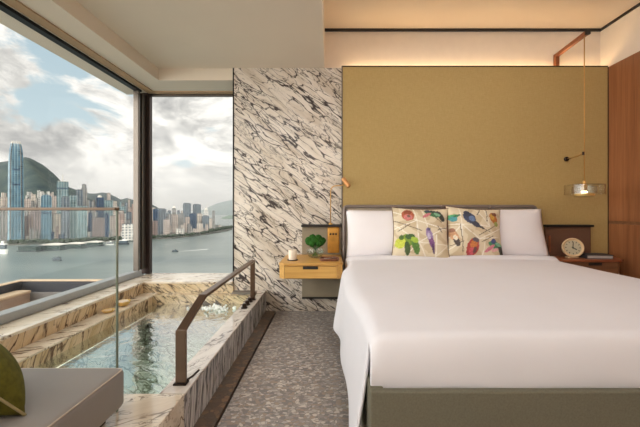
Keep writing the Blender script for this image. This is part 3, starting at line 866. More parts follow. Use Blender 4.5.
vc = (-.135, 3.02, NZ)
va = thing('vase', 'round clear glass bowl vase holding bright green pompom flowers', 'vase', vc)
prof = [(.0, .003), (.035, .001), (.062, .014), (.080, .045), (.082, .065), (.072, .092), (.055, .108), (.050, .114)]
b = BM(); lathe(b, prof + [(r - .003, h) for r, h in reversed(prof[1:])] + [(0, .007)], vc, 36); obj('bowl', b, M['clear_glass'], va, True)
M['vase_water'] = glass('vase_water', (.90, .95, .92, 1), 1.33, k=.8)
b = BM(); lathe(b, [(0, .008), (.034, .008), (.058, .018), (.075, .046), (.077, .060), (0, .060)], vc, 32); obj('water', b, M['vase_water'], va, True, 60)
random.seed(11)
balls = [(-.062, -.02, .150, .038), (.062, -.02, .146, .037), (0, -.04, .158, .040), (-.030, .02, .182, .037), (.034, .01, .180, .037), (.002, .05, .165, .038), (-.075, .03, .158, .034), (.078, .03, .155, .034), (-.028, -.055, .135, .032), (.040, -.055, .136, .032)]
for i, (dx, dy, dz, r) in enumerate(balls):
    r *= .92; dx *= .85; dz = .105 + (dz - .105) * .95
    c = Vector(vc) + Vector((dx, dy, dz))
    b = BM(); bmesh.ops.create_icosphere(b, subdivisions=4, radius=r)
    for v in b.verts:
        v.co *= 1 + .10 * mnoise.noise(v.co * 120 + Vector((i * 3, 0, 0)))
    b.transform(Matrix.Translation(c))
    fl = obj('flower_head', b, M['leaf'], va, True)
    b = BM(); tube(b, [c - Vector((0, 0, r * .8)), Vector(vc) + Vector((dx * .35, dy * .35, .09)), Vector(vc) + Vector((-dx * .4, -dy * .4, .016))], .0028, 6); obj('stem', b, M['stem'], va, True)

tr = thing('tray', 'small brown leather tray on the oak nightstand beside the vase', 'tray', (.01, 2.90, NZ))
b = BM(); prism(b, rrect(-.085, .075, 2.80, 2.96, .035), NZ, NZ + .010, .003); obj('base', b, M['leather_tray'], tr, True, 35)
pts = rrect(-.083, .073, 2.802, 2.958, .033); b = BM(); tube(b, [(x, y, NZ + .014) for x, y in pts + pts[:1]], .006, 8, False); obj('rim', b, M['leather_tray'], tr, True)
b = BM(); tube(b, [(-.05, 2.84, NZ + .016), (.05, 2.90, NZ + .017)], .0045, 8)
tag(obj('pen', b, M['silver'], smooth=True), 'slim silver pen lying in the brown leather tray', 'pen')

# ------------------------------------------------------------------ right bedside
RZ = .562
rs = thing('nightstand', 'dark red walnut nightstand between the bed and the panelled wall', 'nightstand', (2.4, 3.05, 0))
rp = [(2.09, 2.965), (2.62, 2.965), (2.68, 3.02), (2.745, 3.225), (2.09, 3.235)]
b = BM(); prism(b, rp, RZ - .022, RZ, .004); obj('top', b, M['walnut_red'], rs, True, 35)
b = BM(); prism(b, [(2.10, 2.99), (2.61, 2.99), (2.665, 3.035), (2.725, 3.225), (2.10, 3.225)], .42, RZ - .022, .002); obj('body', b, M['walnut'], rs)
b = BM(); box(b, 2.12, 2.60, 2.974, 2.989, .43, RZ - .027, .002); dr = obj('drawer', b, M['walnut'], rs)
b = BM(); box(b, 2.33, 2.45, 2.970, 2.976, RZ - .052, RZ - .028, .002); obj('finger_pull', b, M['dark_gap'], dr)
b = BM(); box(b, 2.115, 2.56, 3.237, 3.265, .42, .845, .004); obj('back_panel', b, M['brown_panel'], rs)
b = BM(); box(b, 2.11, 2.563, 3.20, 3.268, .845, .866, .003); obj('shelf', b, M['dark_gap'], rs)
b = BM(); box(b, 2.14, 2.16, 3.225, 3.237, .60, .76, .003); obj('switch_plate', b, M['copper_arm'], rs)

ck = thing('clock', 'round cream desk clock on the walnut nightstand', 'clock', (2.30, 3.09, RZ))
Rc = Matrix.Translation((2.272, 3.09, RZ + .096)) @ Matrix.Scale(.88, 4) @ Euler((math.radians(82), 0, math.radians(-20)), 'XYZ').to_matrix().to_4x4()
b = BM(); lathe(b, [(0, -.04), (.085, -.04), (.098, -.02), (.102, .010), (.100, .018), (.092, .022), (.082, .012), (.078, .006), (0, .006)], (0, 0, 0), 48); b.transform(Rc); obj('case', b, M['clock_case'], ck, True, 50)
b = BM(); lathe(b, [(0, .006), (.076, .006), (.076, .008), (0, .008)], (0, 0, 0), 48); b.transform(Rc); dial = obj('dial', b, M['clock_face'], ck)
def hand(a, l, w):
    bm = BM(); box(bm, -w, w, -.012, l, .010, .012)
    bm.transform(Rc @ Matrix.Rotation(-a, 4, 'Z')); return bm
obj('hour_hand', hand(math.radians(122), .040, .0045), M['ink'], ck)
obj('minute_hand', hand(math.radians(4), .058, .003), M['ink'], ck)
for k in range(12):
    t = BM(); box(t, -.003, .003, .056, .070, .008, .0095); t.transform(Rc @ Matrix.Rotation(-k * PI / 6, 4, 'Z'))
    obj('hour_mark', t, M['ink'], dial)
b = BM(); box(b, 2.222, 2.322, 3.075, 3.125, RZ, RZ + .012, .003); obj('foot', b, M['clock_case'], ck)

bk = thing('book', 'dark grey boxed book lying on the walnut nightstand beside the clock', 'book', (2.49, 3.1, RZ))
Rb = Matrix.Translation((2.485, 3.10, RZ)) @ Matrix.Rotation(math.radians(-6), 4, 'Z')
b = BM(); box(b, -.115, .115, -.075, .075, .030, .036, .0015); box(b, -.115, .115, -.075, .075, 0, .005, .0015); box(b, -.115, -.108, -.075, .075, .004, .031); b.transform(Rb); obj('cover', b, M['book_cover'], bk)
b = BM(); box(b, -.107, .110, -.070, .071, .005, .030); b.transform(Rb); obj('pages', b, M['book_side'], bk)

# pendant lamp hung from a wall arm
pl = thing('pendant_lamp', 'brass and clear glass pendant lamp hanging from a copper wall arm', 'lamp', (2.31, 2.97, 1.12))
PX, PY = 2.285, 2.965
b = BM(); box(b, 2.298, 2.338, YB + .060, YB + .098, ZC - .05, ZC + .175, .004); obj('wall_bracket', b, M['copper_arm'], pl)
b = BM(); prism(b, [(2.267, PY - .03), (2.303, PY - .03), (2.335, YB + .098), (2.301, YB + .098)], ZC + .140, ZC + .175, .004); obj('arm', b, M['copper_arm'], pl)
b = BM(); box(b, 2.265, 2.305, PY - .05, PY - .028, ZC + .138, ZC + .177, .003); obj('arm_end', b, M['dark_gap'], pl)
b = BM(); tube(b, [(PX, PY, 1.27), (PX, PY, ZC + .14)], .0042, 8); obj('cord', b, M['brass'], pl, True)
PZ = 1.15
b = BM(); lathe(b, [(0, .125), (.012, .125), (.014, .09), (.024, .086), (.024, .04), (.016, .03), (0, .03)], (PX, PY, PZ), 24); obj('socket', b, M['brass'], pl, True, 40)
b = BM(); lathe(b, [(.147, .0), (.150, .0), (.150, .085), (.147, .088), (.10, .092), (.02, .094), (.02, .091), (.10, .089), (.145, .085), (.147, 0)], (PX, PY, PZ), 40); obj('outer_shade', b, M['clear_glass'], pl, True, 40)
M['drum_glass'] = glass('drum_glass', (.95, .95, .94, 1), 1.5, .05, k=1.0)
b = BM(); lathe(b, [(.090, .012), (.093, .012), (.093, .070), (.090, .072), (.02, .075), (.02, .072), (.089, .069), (.090, .012)], (PX, PY, PZ), 40); obj('inner_shade', b, M['drum_glass'], pl, True, 40)
b = BM(); lathe(b, [(0, -.012), (.070, -.014), (.076, -.006), (.076, .008), (.068, .012), (0, .012)], (PX, PY, PZ), 32); obj('disc', b, M['gold'], pl, True, 40)
M['bulb'] = emis('bulb_warm', (1, .72, .40, 1), 14.0)
b = BM(); lathe(b, [(0, .013), (.02, .014), (.022, .022), (.018, .030), (0, .030)], (PX, PY, PZ), 20); obj('bulb', b, M['bulb'], pl, True)
ch = thing('cord_hook', 'small brass hook arm on the gold panel beside the pendant cord', 'hook', (2.33, 3.2, 1.5))
b = BM(); lathe(b, [(0, 0), (.022, 0), (.022, .014), (.016, .02), (0, .02)], (0, 0, 0), 20); b.transform(Matrix.Translation((2.34, YB - .028, 1.515)) @ Matrix.Rotation(PI / 2, 4, 'X')); obj('wall_plate', b, M['bronze_dark'], ch, True, 40)
b = BM(); tube(b, [(2.34, YB - .045, 1.515), (2.32, 3.10, 1.516), (2.285, 2.985, 1.518), (2.272, 2.962, 1.518)], .0045, 8); obj('arm', b, M['brass'], ch, True)
b = BM(); lathe(b, [(0, -.014), (.009, -.014), (.009, .014), (0, .014)], (2.268, 2.955, 1.518), 14); obj('tip', b, M['bronze_dark'], ch, True, 40)

# unseen ceiling panels, added to brighten the bed, room and platform
def ceiling_fill(x, y, z, sx, sy, power, col, lab):
    t = thing('ceiling_fill_light', lab, 'added fill light', (x, y, z), 'added ceiling fill')
    b = BM()
    for q in ((x - sx / 2 - .03, x - sx / 2, y - sy / 2 - .03, y + sy / 2 + .03), (x + sx / 2, x + sx / 2 + .03, y - sy / 2 - .03, y + sy / 2 + .03), (x - sx / 2, x + sx / 2, y - sy / 2 - .03, y - sy / 2), (x - sx / 2, x + sx / 2, y + sy / 2, y + sy / 2 + .03)):
        box(b, q[0], q[1], q[2], q[3], z - .02, z)
    obj('frame', b, M['alu'], t)
    la = bpy.data.lights.new('lamp', 'AREA'); la.shape = 'RECTANGLE'; la.size = sx; la.size_y = sy; la.energy = power; la.color = col
    o = bpy.data.objects.new('lamp', la); COL.objects.link(o)
    o.location = (x, y, z - .012)
    return t
ceiling_fill(1.2, 1.9, ZH, 1.8, 1.2, 12, (.95, .97, 1), 'large added fill light over the foot of the bed')
ceiling_fill(1.2, -1.0, ZH, 1.6, 1.2, 4, (.95, .97, 1), 'large added fill light behind the viewer')
ceiling_fill(-.95, 0.6, ZC, .9, 1.4, 8, (.95, .97, 1), 'added fill light over the marble platform')
def uplighter(x, y, power, lab):  # unseen, added behind the camera to lift the ceilings
    t = thing('added_uplight', lab, 'floor lamp', (x, y, 0), 'added uplights')
    b = BM(); lathe(b, [(0, 0), (.15, 0), (.15, .015), (.02, .03), (0, .03)], (x, y, 0), 28); obj('base', b, M['bronze_dark'], t, True, 40)
    b = BM(); tube(b, [(x, y, .03), (x, y, 1.5)], .012, 10); obj('pole', b, M['bronze_dark'], t, True)
    b = BM(); lathe(b, [(.02, 1.49), (.16, 1.52), (.27, 1.60), (.265, 1.605), (.155, 1.53), (.02, 1.50)], (x, y, 0), 32); obj('lamp_shade', b, M['brass'], t, True, 60)
    la = bpy.data.lights.new('bulb', 'AREA'); la.shape = 'DISK'; la.size = .4; la.energy = power; la.color = (1, .98, .985)
    o = bpy.data.objects.new('bulb', la); COL.objects.link(o); o.location = (x, y, 1.60); o.rotation_euler = (PI, 0, 0)
uplighter(1.6, -1.9, 20, 'added uplight behind the viewer on the bed side')
uplighter(-.3, -1.9, 30, 'added uplight behind the viewer beside the platform')

# ------------------------------------------------------------------ balcony outside the left window
M['stone_out'] = plain('balcony_stone', lin(176, 152, 136), .7, var=.1, nscale=8, stretch=(1, 1, 3))
M['stone_cap'] = plain('balcony_cap', lin(222, 196, 166), .7, var=.06)
M['bal_shade'] = plain('balcony_shade', lin(66, 68, 76), .6, .2)  # dark tone carries the shade on the parapet's inner face
M['bal_grey'] = plain('balcony_grey', lin(140, 136, 134), .7)
BXo = -3.08
b = BM(); box(b, BXo - .05, XL - .25, -2, 3.37, -.30, -.25); struct('balcony_floor', b, M['bal_grey'], 'grey floor of the narrow balcony outside the left window')
bal = thing('balcony_parapet', 'balcony parapet, face darkened for shade, with a thin cream cap outside the window', 'parapet', (-2.7, 3.3, -.25), kind='structure')
b = BM(); box(b, BXo, XL - .25, 3.30, 3.36, .19, .298); box(b, BXo - .06, BXo, -2, 3.36, .19, .298); obj('upper_band', b, M['bal_shade'], bal)
b = BM(); box(b, BXo - .002, XL - .25, 3.295, 3.362, .298, .306); box(b, BXo - .062, BXo + .002, -2, 3.362, .298, .306); obj('cap', b, M['stone_cap'], bal)
b = BM(); box(b, BXo, XL - .25, 3.27, 3.355, .11, .19); box(b, BXo - .055, BXo, -2, 3.355, .11, .19); obj('grey_band', b, M['bal_grey'], bal)
b = BM(); box(b, BXo, XL - .25, 3.25, 3.35, -.25, .11); box(b, BXo - .05, BXo, -2, 3.35, -.25, .11); obj('stone_base', b, M['stone_out'], bal)
sb = thing('balcony_bench', 'low pale stone bench on the balcony outside the left window', 'bench', (-2.9, 2.6, -.25))
b = BM(); box(b, BXo + .005, -2.94, 0.5, 3.235, -.25, .20); obj('base', b, M['stone_out'], sb)
b = BM(); box(b, BXo + .005, -2.93, 0.5, 3.24, .20, .225, .008); obj('seat', b, M['stone_cap'], sb)

# ------------------------------------------------------------------ harbour, hills and city
SEA = -144.0
def P(px, y, D):
    return ((px - 330.0) / F * D, CZ + (209.0 - y) / F * D)

b = BM(); bmesh.ops.create_grid(b, x_segments=1, y_segments=1, size=1)
for v in b.verts: v.co = Vector((v.co.x * 16000 - 4000, 9500 + v.co.y * 9600, SEA))
struct('sea', b, M['sea'], 'grey green harbour water beyond the windows')

def hill_mesh(sil, D, depth, base, rough, seed, ext=None):
    """ridge following a silhouette (px, y) at distance D; slopes down towards and away from the viewer"""
    bm = BM(); N = 110; K = 18
    xs = [s[0] for s in sil]
    def yy(px):
        for (a, ya), (c, yc) in zip(sil, sil[1:]):
            if a <= px <= c:
                t = (px - a) / (c - a); t = t * t * (3 - 2 * t) * .5 + t * .5
                return ya + (yc - ya) * t
        return sil[-1][1]
    grid = []
    for i in range(N + 1):
        px = xs[0] + (xs[-1] - xs[0]) * i / N
        X, Z = P(px, yy(px), D)
        col = []
        for k in range(-K, K + 1):
            t = k / K
            prof = (1 - abs(t) ** 1.15) if t < 0 else (1 - t ** 1.5)
            h = (Z - base) * max(0, prof)
            w = mnoise.noise(Vector((X * .0035 + seed, t * 3.1, seed))) * rough * (Z - base) * min(1, abs(t) * 3) * (1 - abs(t))
            s = 1 + t * depth / D
            col.append(bm.verts.new((X * s, D + t * depth, base + max(-4, h + w) if abs(t) < 1 else base - 5)))
        grid.append(col)
    for a, c in zip(grid, grid[1:]):
        for k in range(2 * K):
            bm.faces.new((a[k], c[k], c[k + 1], a[k + 1]))
    bmesh.ops.recalc_face_normals(bm, faces=bm.faces)
    return bm
def hill_mat(name, a, c, s):
    m, nt, out = new_mat(name)
    co = objco(nt)
    n = noise(nt, co, s, 8, .65).outputs[0]
    principled(nt, out, Base_Color=ramp(nt, n, [(.35, a), (.65, c)]), Roughness=.95)
    return m
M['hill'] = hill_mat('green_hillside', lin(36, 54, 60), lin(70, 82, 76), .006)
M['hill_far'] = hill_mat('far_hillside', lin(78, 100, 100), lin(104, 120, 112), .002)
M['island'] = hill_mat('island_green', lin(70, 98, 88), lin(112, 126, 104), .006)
struct('hill_peak', hill_mesh([(-330, 214), (-240, 200), (-150, 186), (-100, 182), (-60, 176), (-20, 168), (0, 162), (12, 160.5), (24, 157), (28, 157.3), (33, 159.5), (40, 163), (46, 167), (52, 172), (58, 178), (64, 184), (70, 187.5), (78, 190.5), (90, 199), (110, 206)], 3000, 900, SEA, .22, 1.0), M['hill'], 'tall green hill rising behind the tallest glass tower', smooth=True)
struct('hill_ridge', hill_mesh([(60, 196), (74, 192), (84, 191.5), (90, 193.5), (96, 193.5), (102, 192.5), (108, 193), (114, 196), (121, 199.5), (127, 198), (134, 200), (142, 201.5), (151, 204), (156, 206.5), (162, 210.5), (168, 213.5), (185, 216), (200, 220)], 3900, 900, SEA, .2, 3.0), M['hill'], 'long low green ridge behind the middle of the city', smooth=True)
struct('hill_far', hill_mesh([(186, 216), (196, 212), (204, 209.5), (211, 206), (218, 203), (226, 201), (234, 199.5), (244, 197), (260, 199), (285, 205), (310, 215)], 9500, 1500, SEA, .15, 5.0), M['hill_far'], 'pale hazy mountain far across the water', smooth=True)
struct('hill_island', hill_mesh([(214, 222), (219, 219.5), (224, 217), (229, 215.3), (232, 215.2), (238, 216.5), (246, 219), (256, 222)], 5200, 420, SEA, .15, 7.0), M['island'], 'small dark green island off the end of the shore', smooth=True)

# waterfront land: level ground a few metres above the water
def shore(px, y): D = F * (CZ - SEA) / (y - 209.0); return ((px - 330) / F * D, D)
edge = [(-330, 247), (-40, 246), (0, 245.5), (30, 245), (60, 244.3), (90, 242.7), (120, 241), (150, 239.5), (172, 238.8), (192, 236.8), (212, 233.8), (226, 231.4), (232, 229.5), (226, 226.5), (215, 225.0), (205, 224.5)]
M['ground'] = hill_mat('waterfront_ground', lin(66, 70, 66), lin(110, 108, 100), .02)
b = BM()
lo = [shore(*e) for e in edge]
back = [(-2700, 4200), (-5600, 3000)]
prism(b, lo + [(-1500, 4300)] + back[0:2], SEA - 3, SEA + 5)
struct('land', b, M['ground'], 'flat waterfront ground under the city across the harbour')

def facade(name, wall, glassc, cw, fh, gx=.55, gz=.6, rough=.4, metal=0.0):
    """wall with a regular window grid, window cells cw wide and fh high (metres)"""
    m, nt, out = new_mat(name)
    co = objco(nt)
    s = nd(nt, 'ShaderNodeSeparateXYZ', None, i0=co)
    hx = mth(nt, 'ADD', s.outputs[0], s.outputs[1])
    fx = mth(nt, 'FRACT', mth(nt, 'DIVIDE', hx, cw)); fz = mth(nt, 'FRACT', mth(nt, 'DIVIDE', s.outputs[2], fh))
    win = mth(nt, 'MULTIPLY', mth(nt, 'LESS_THAN', fx, gx), mth(nt, 'LESS_THAN', fz, gz))
    n = noise(nt, co, .045, 5, .65).outputs[0]
    g2 = ramp(nt, n, [(.35, tuple(c * .28 for c in glassc[:3])), (.65, tuple(min(1, c * 1.15) for c in glassc[:3]))])
    n3 = noise(nt, co, .05, 2).outputs[0]
    w2 = ramp(nt, n3, [(.35, tuple(c * .75 for c in wall[:3])), (.65, tuple(min(1, c * 1.12) for c in wall[:3]))])
    c = mixc(nt, win, w2, g2)
    c = mixc(nt, 1.0, c, (.86, .87, .88, 1), 'MULTIPLY')
    principled(nt, out, Base_Color=c, Roughness=rough, Metallic=metal)
    return m
FA = {
 'blue': facade('blue_glass', lin(132, 160, 170), lin(72, 116, 142), 13, 9, .62, .8, .3),
 'teal': facade('teal_glass', lin(158, 174, 174), lin(96, 130, 138), 15, 12, .62, .8, .3),
 'steel': facade('steel_glass', lin(138, 146, 152), lin(76, 94, 108), 16, 11, .55, .75, .3),
 'navy': facade('navy_glass', lin(78, 98, 120), lin(36, 60, 90), 16, 10, .6, .7, .3),
 'grey': facade('grey_tower', lin(168, 166, 162), lin(96, 104, 110), 15, 10, .5, .6),
 'pink': facade('pink_tower', lin(200, 186, 176), lin(126, 120, 120), 14, 10, .5, .55),
 'brick': facade('brick_tower', lin(186, 164, 154), lin(118, 108, 106), 15, 10, .5, .55),
 'cream': facade('cream_tower', lin(218, 206, 192), lin(140, 136, 134), 14, 10, .5, .55),
 'white': facade('white_tower', lin(228, 224, 216), lin(120, 132, 140), 18, 12, .5, .5),
 'mauve': facade('mauve_block', lin(170, 156, 152), lin(108, 104, 110), 14, 10, .55, .6),
 'brown': facade('brown_block', lin(150, 130, 122), lin(84, 80, 86), 15, 10, .55, .6),
}
M['roof_dark'] = plain('roof_dark', lin(88, 90, 94), .8)
M['roof_pale'] = plain('roof_pale', lin(200, 196, 188), .8)

PLACED = []
def building(px0, px1, ytop, D, style, lab, rot=0.0, group=None, crown=None, dark_bands=(), depth=None, setb=None, name='tower'):
    """tower whose left and right silhouette edges stand at px0 and px1 when seen from the room"""
    pc = (px0 + px1) / 2
    for step in range(60):
        X, Zt = P(pc, ytop, D)
        r_ = (px1 - px0) / F * D * .62
        if all((X - a) ** 2 + (D - c) ** 2 > (r_ + e) ** 2 for a, c, e in PLACED): break
        D += 12
    PLACED.append((X, D, r_))
    th = math.atan2(X, D)
    wpx = (px1 - px0) / F * D * math.cos(th) * 1.0
    dr = depth or .8
    w = wpx / (abs(math.cos(rot)) + dr * abs(math.sin(rot)))
    d = w * dr
    Rm = Matrix.Translation((X, D, 0)) @ Matrix.Rotation(-th + rot, 4, 'Z')
    t = thing(name, lab, 'building', (X, D, SEA + 5), group)
    b = BM()
    zb = SEA + 4
    if setb is None:
        box(b, -w / 2, w / 2, -d / 2, d / 2, zb, Zt)
    else:
        zs = zb + (Zt - zb) * setb
        box(b, -w / 2, w / 2, -d / 2, d / 2, zb, zs); box(b, -w * .38, w * .38, -d * .38, d * .38, zs, Zt)
    b.transform(Rm)
    obj('shaft', b, FA[style], t)
    k = .38 if setb else .5
    b = BM()
    if crown == 'spire':
        box(b, -w * .42, w * .42, -d * .42, d * .42, Zt, Zt + w * .06); tube(b, [(0, 0, Zt), (0, 0, Zt + w * .8)], [w * .06, w * .03], 6)
    elif crown == 'pyramid':
        vs = [b.verts.new((sx * w * k, sy * d * k, Zt)) for sx, sy in ((-1, -1), (1, -1), (1, 1), (-1, 1))]; ap = b.verts.new((0, 0, Zt + w * .6))
        for i in range(4): b.faces.new((vs[i], vs[(i + 1) % 4], ap))
        tube(b, [(0, 0, Zt + w * .5), (0, 0, Zt + w * 1.0)], w * .05, 6)
    elif crown == 'dome':
        lathe(b, [(w * .34, 0), (w * .32, w * .18), (w * .2, w * .34), (0, w * .40)], (0, 0, Zt), 16)
    elif crown == 'barrel':
        pts = [(w * .5 * math.cos(a), w * .34 * math.sin(a)) for a in [PI * i / 12 for i in range(13)]]
        f = [b.verts.new((x, -d / 2, Zt + z)) for x, z in pts]; g = [b.verts.new((x, d / 2, Zt + z)) for x, z in pts]
        b.faces.new(f); b.faces.new(g[::-1])
        for i in range(12): b.faces.new((f[i], g[i], g[i + 1], f[i + 1]))
        bmesh.ops.recalc_face_normals(b, faces=b.faces)
    else:
        box(b, -w * k * .7, w * k * .6, -d * k * .6, d * k * .6, Zt, Zt + max(2.5, w * .07))
    b.transform(Rm)
    obj('crown' if crown else 'roof_plant', b, FA[style] if crown == 'barrel' else (M['roof_pale'] if crown in ('spire', 'dome', 'pyramid') else M['roof_dark']), t)
    for y in dark_bands:
        zz = CZ + (209 - y) / F * D
        b = BM(); box(b, -w * .503, w * .503, -d * .503, d * .503, zz - 3, zz + 3); b.transform(Rm); obj('dark_band', b, FA['navy'], t)
    return t

# the tallest tower: tapering rounded glass shaft with a claw crown
def tall_tower():
    D = 1420
    PLACED.append((-1351, 1420, 36))
    X, Zt = P(16, 142, D); th = math.atan2(X, D); k = math.cos(th) * D / F
    t = thing('tower', 'tallest blue glass tower with tapered clawed top at the waterfront', 'building', (X, D, SEA + 5))
    Rm = Matrix.Translation((X, D, 0)) @ Matrix.Rotation(-th, 4, 'Z')
    def Z(y): return CZ + (209 - y) / F * D
    lev = [(Z(246), 8.6), (Z(225), 8.4), (Z(200), 8.2), (Z(180), 8.0), (Z(165), 7.7), (Z(156), 7.3), (Z(150), 6.6), (Z(146), 5.8), (Z(144), 5.2)]
    b = BM(); rings = []
    for z, hw in lev:
        h = hw * k; c = h * .34
        rings.append([b.verts.new((x, y, z)) for x, y in ((-h + c, -h), (h - c, -h), (h, -h + c), (h, h - c), (h - c, h), (-h + c, h), (-h, h - c), (-h, -h + c))])
    for r0, r1 in zip(rings, rings[1:]):
        for i in range(8): b.faces.new((r0[i], r0[(i + 1) % 8], r1[(i + 1) % 8], r1[i]))
    b.faces.new(rings[-1]); bmesh.ops.recalc_face_normals(b, faces=b.faces); b.transform(Rm)
    obj('shaft', b, FA['blue'], t)
    b = BM()
    for sx in (-1, 1):                       # pale corner fins
        prev = None
        for (z0, h0), (z1, h1) in zip(lev, lev[1:]):
            a = [b.verts.new((sx * h * k * q, -h * k * 1.01 - e * k, z)) for z, h in ((z0, h0), (z1, h1)) for q, e in ((.60, .0), (.74, .25))]
            b.faces.new((a[0], a[1], a[3], a[2]))
    bmesh.ops.solidify(b, geom=list(b.faces), thickness=3.0)
    b.transform(Rm); obj('fins', b, FA['grey'], t)
    b = BM(); h = 5.2 * k
    for i in range(14):
        a = 2 * PI * i / 14; x, y = h * .92 * math.cos(a), h * .92 * math.sin(a)
        tube(b, [(x, y, Z(146)), (x * .98, y * .98, Z(143)), (x * .86, y * .86, Z(141.6 - (i % 2) * .5))], [2.6, 2.0, .9], 5)
    b.transform(Rm); obj('claw_crown', b, M['roof_pale'], t)
    for y in (170.0, 185.0, 207.0):
        hw = 8.0 * k; b = BM(); box(b, -hw * .45, hw * .5, -hw * 1.03, -hw * .9, Z(y) - 3, Z(y) + 3.4); b.transform(Rm); obj('dark_band', b, FA['navy'], t)
tall_tower()

BL = [
 (41, 51.8, 197.5, 1480, 'blue', 'blue glass tower with rounded barrel top beside tallest tower', 0, dict(crown='barrel', dark_bands=(213,))),
 (56.8, 68.5, 181.8, 1700, 'teal', 'pale teal glass tower topped by a thin spire', 0, dict(crown='spire', dark_bands=(188.5,))),
 (61.2, 69.5, 197, 1500, 'steel', 'steel blue glass slab just in front of the spired tower', 0, {}),
 (69, 77, 195.5, 1490, 'teal', 'pale teal glass slab right of the spired tower', 0, {}),
 (76, 83, 190, 1640, 'steel', 'dark steel blue tower behind the pale teal slabs', 0, {}),
 (81.3, 87.2, 184.5, 1700, 'grey', 'slim grey brown tower right of the teal slabs', 0, dict(setb=.93)),
 (77, 87.2, 206, 1470, 'teal', 'broad pale glass office block below the slim grey brown tower', 0, {}),
 (66.5, 87.5, 232.5, 1425, 'white', 'low white framed waterfront block with dark windows', 0, dict(depth=.4)),
 (95.5, 104, 197.5, 1720, 'navy', 'dark navy tower with a small white dome', .2, dict(crown='dome')),
 (104, 113, 200.5, 1800, 'teal', 'short teal tower right of the navy domed tower', 0, {}),
 (107, 110.5, 193, 2600, 'pink', 'slim pink tower standing against the low ridge', 0, {}),
 (92, 104.6, 218, 1500, 'mauve', 'mauve office block below the navy domed tower', 0, dict(depth=.5)),
 (104.6, 109, 213.5, 1500, 'navy', 'narrow navy glass slab beside the mauve office block', 0, {}),
 (110, 117, 216, 1560, 'pink', 'pale pink waterfront block behind the glass screen edge', 0, {}),
 (117, 124.5, 214, 1540, 'brick', 'brick pink waterfront block right of the glass screen edge', 0, {}),
 (120, 126, 206.5, 1800, 'teal', 'teal tower above the brick pink waterfront block', 0, {}),
 (126, 131.5, 212, 1720, 'steel', 'grey blue tower next to the window corner', 0, {}),
 (122, 133, 224, 1480, 'white', 'low white waterfront block next to the window corner', 0, dict(depth=.5)),
 (88, 92.5, 213, 1620, 'navy', 'small dark tower left of the mauve office block', 0, {}),
 (24.5, 31, 199, 1900, 'pink', 'pinkish tower immediately right of the tallest tower', 0, {}),
 (31, 36, 194.5, 2000, 'cream', 'cream apartment tower below the hill, right of the pinkish tower', 0, {}),
 (33, 41, 211, 1600, 'mauve', 'mauve brown block left of the barrel topped tower', 0, {}),
 (0, 6.5, 207, 1560, 'grey', 'grey block at the far left edge beside the tallest tower', 0, {}),
 (52, 61, 214, 1500, 'cream', 'cream banded block right of the barrel topped tower', 0, {}),
 (53, 57, 196, 1900, 'pink', 'slim pale pink tower left of the spired tower', 0, {}),
 (24.5, 33, 216, 1500, 'brown', 'brown waterfront block at the foot of the tallest tower', 0, {}),
 # end window
 (153, 158.5, 209, 1800, 'navy', 'dark blue slab next to the corner post in the end window', 0, {}),
 (157.5, 166.5, 209, 1850, 'steel', 'broad steel grey tower with brown top in end window', 0, {}),
 (152, 158, 221, 1650, 'brown', 'brown block at the foot of the dark blue slab', 0, {}),
 (163.5, 170, 219.5, 1760, 'pink', 'short pink block right of the broad steel grey tower', 0, {}),
 (167.5, 171, 210.5, 2600, 'steel', 'small distant dark tower right of the steel grey tower', 0, {}),
 (172, 176, 208, 2700, 'grey', 'small distant grey tower near the middle of the end window', 0, dict(crown='pyramid')),
 (171, 178, 214.5, 1950, 'pink', 'pink residential tower near the middle of the end window', .3, {}),
 (178, 184, 213.5, 2000, 'grey', 'grey tower with pale roof near the middle of the end window', 0, dict(setb=.9)),
 (183, 191.2, 203.5, 2250, 'steel', 'left of the twin broad grey blue towers in end window', 0, {}),
 (192.8, 201, 204.5, 2280, 'steel', 'right of the twin broad grey blue towers in end window', 0, {}),
 (189.5, 196.5, 213.5, 2080, 'navy', 'dark glass tower standing in front of the twin towers', 0, {}),
 (185, 190, 217, 2000, 'pink', 'pale pink tower below the left twin tower', 0, {}),
 (197, 202.5, 213.5, 2150, 'cream', 'cream pink tower right of the dark glass tower', 0, {}),
 (202, 209.2, 216, 2120, 'steel', 'blue grey tower in front of the white pointed tower', 0, {}),
 (203.5, 208.8, 210, 2500, 'white', 'white stepped tower with a pointed top in end window', 0, dict(crown='pyramid', setb=.9)),
 (212.2, 215, 211, 2350, 'grey', 'thin lone tower nearest the far end of the shore', 0, {}),
 (209, 212.2, 218.5, 2280, 'cream', 'short cream tower beside the thin lone tower', 0, {}),
 (176, 184.5, 228.5, 1850, 'white', 'low white block on the shore in the end window', 0, dict(depth=.5)),
 (158, 172, 231, 1800, 'white', 'long low pale terminal on the shore near the corner post', 0, dict(depth=.4)),
 (193, 200, 228.5, 1950, 'cream', 'low cream shed on the shore below the twin towers', 0, dict(depth=.5)),
]
for px0, px1, yt, D, st, lab, rot, kw in BL:
    building(px0, px1, yt, D, st, lab, rot, name='tower' if yt < 217 else 'city_block', **kw)

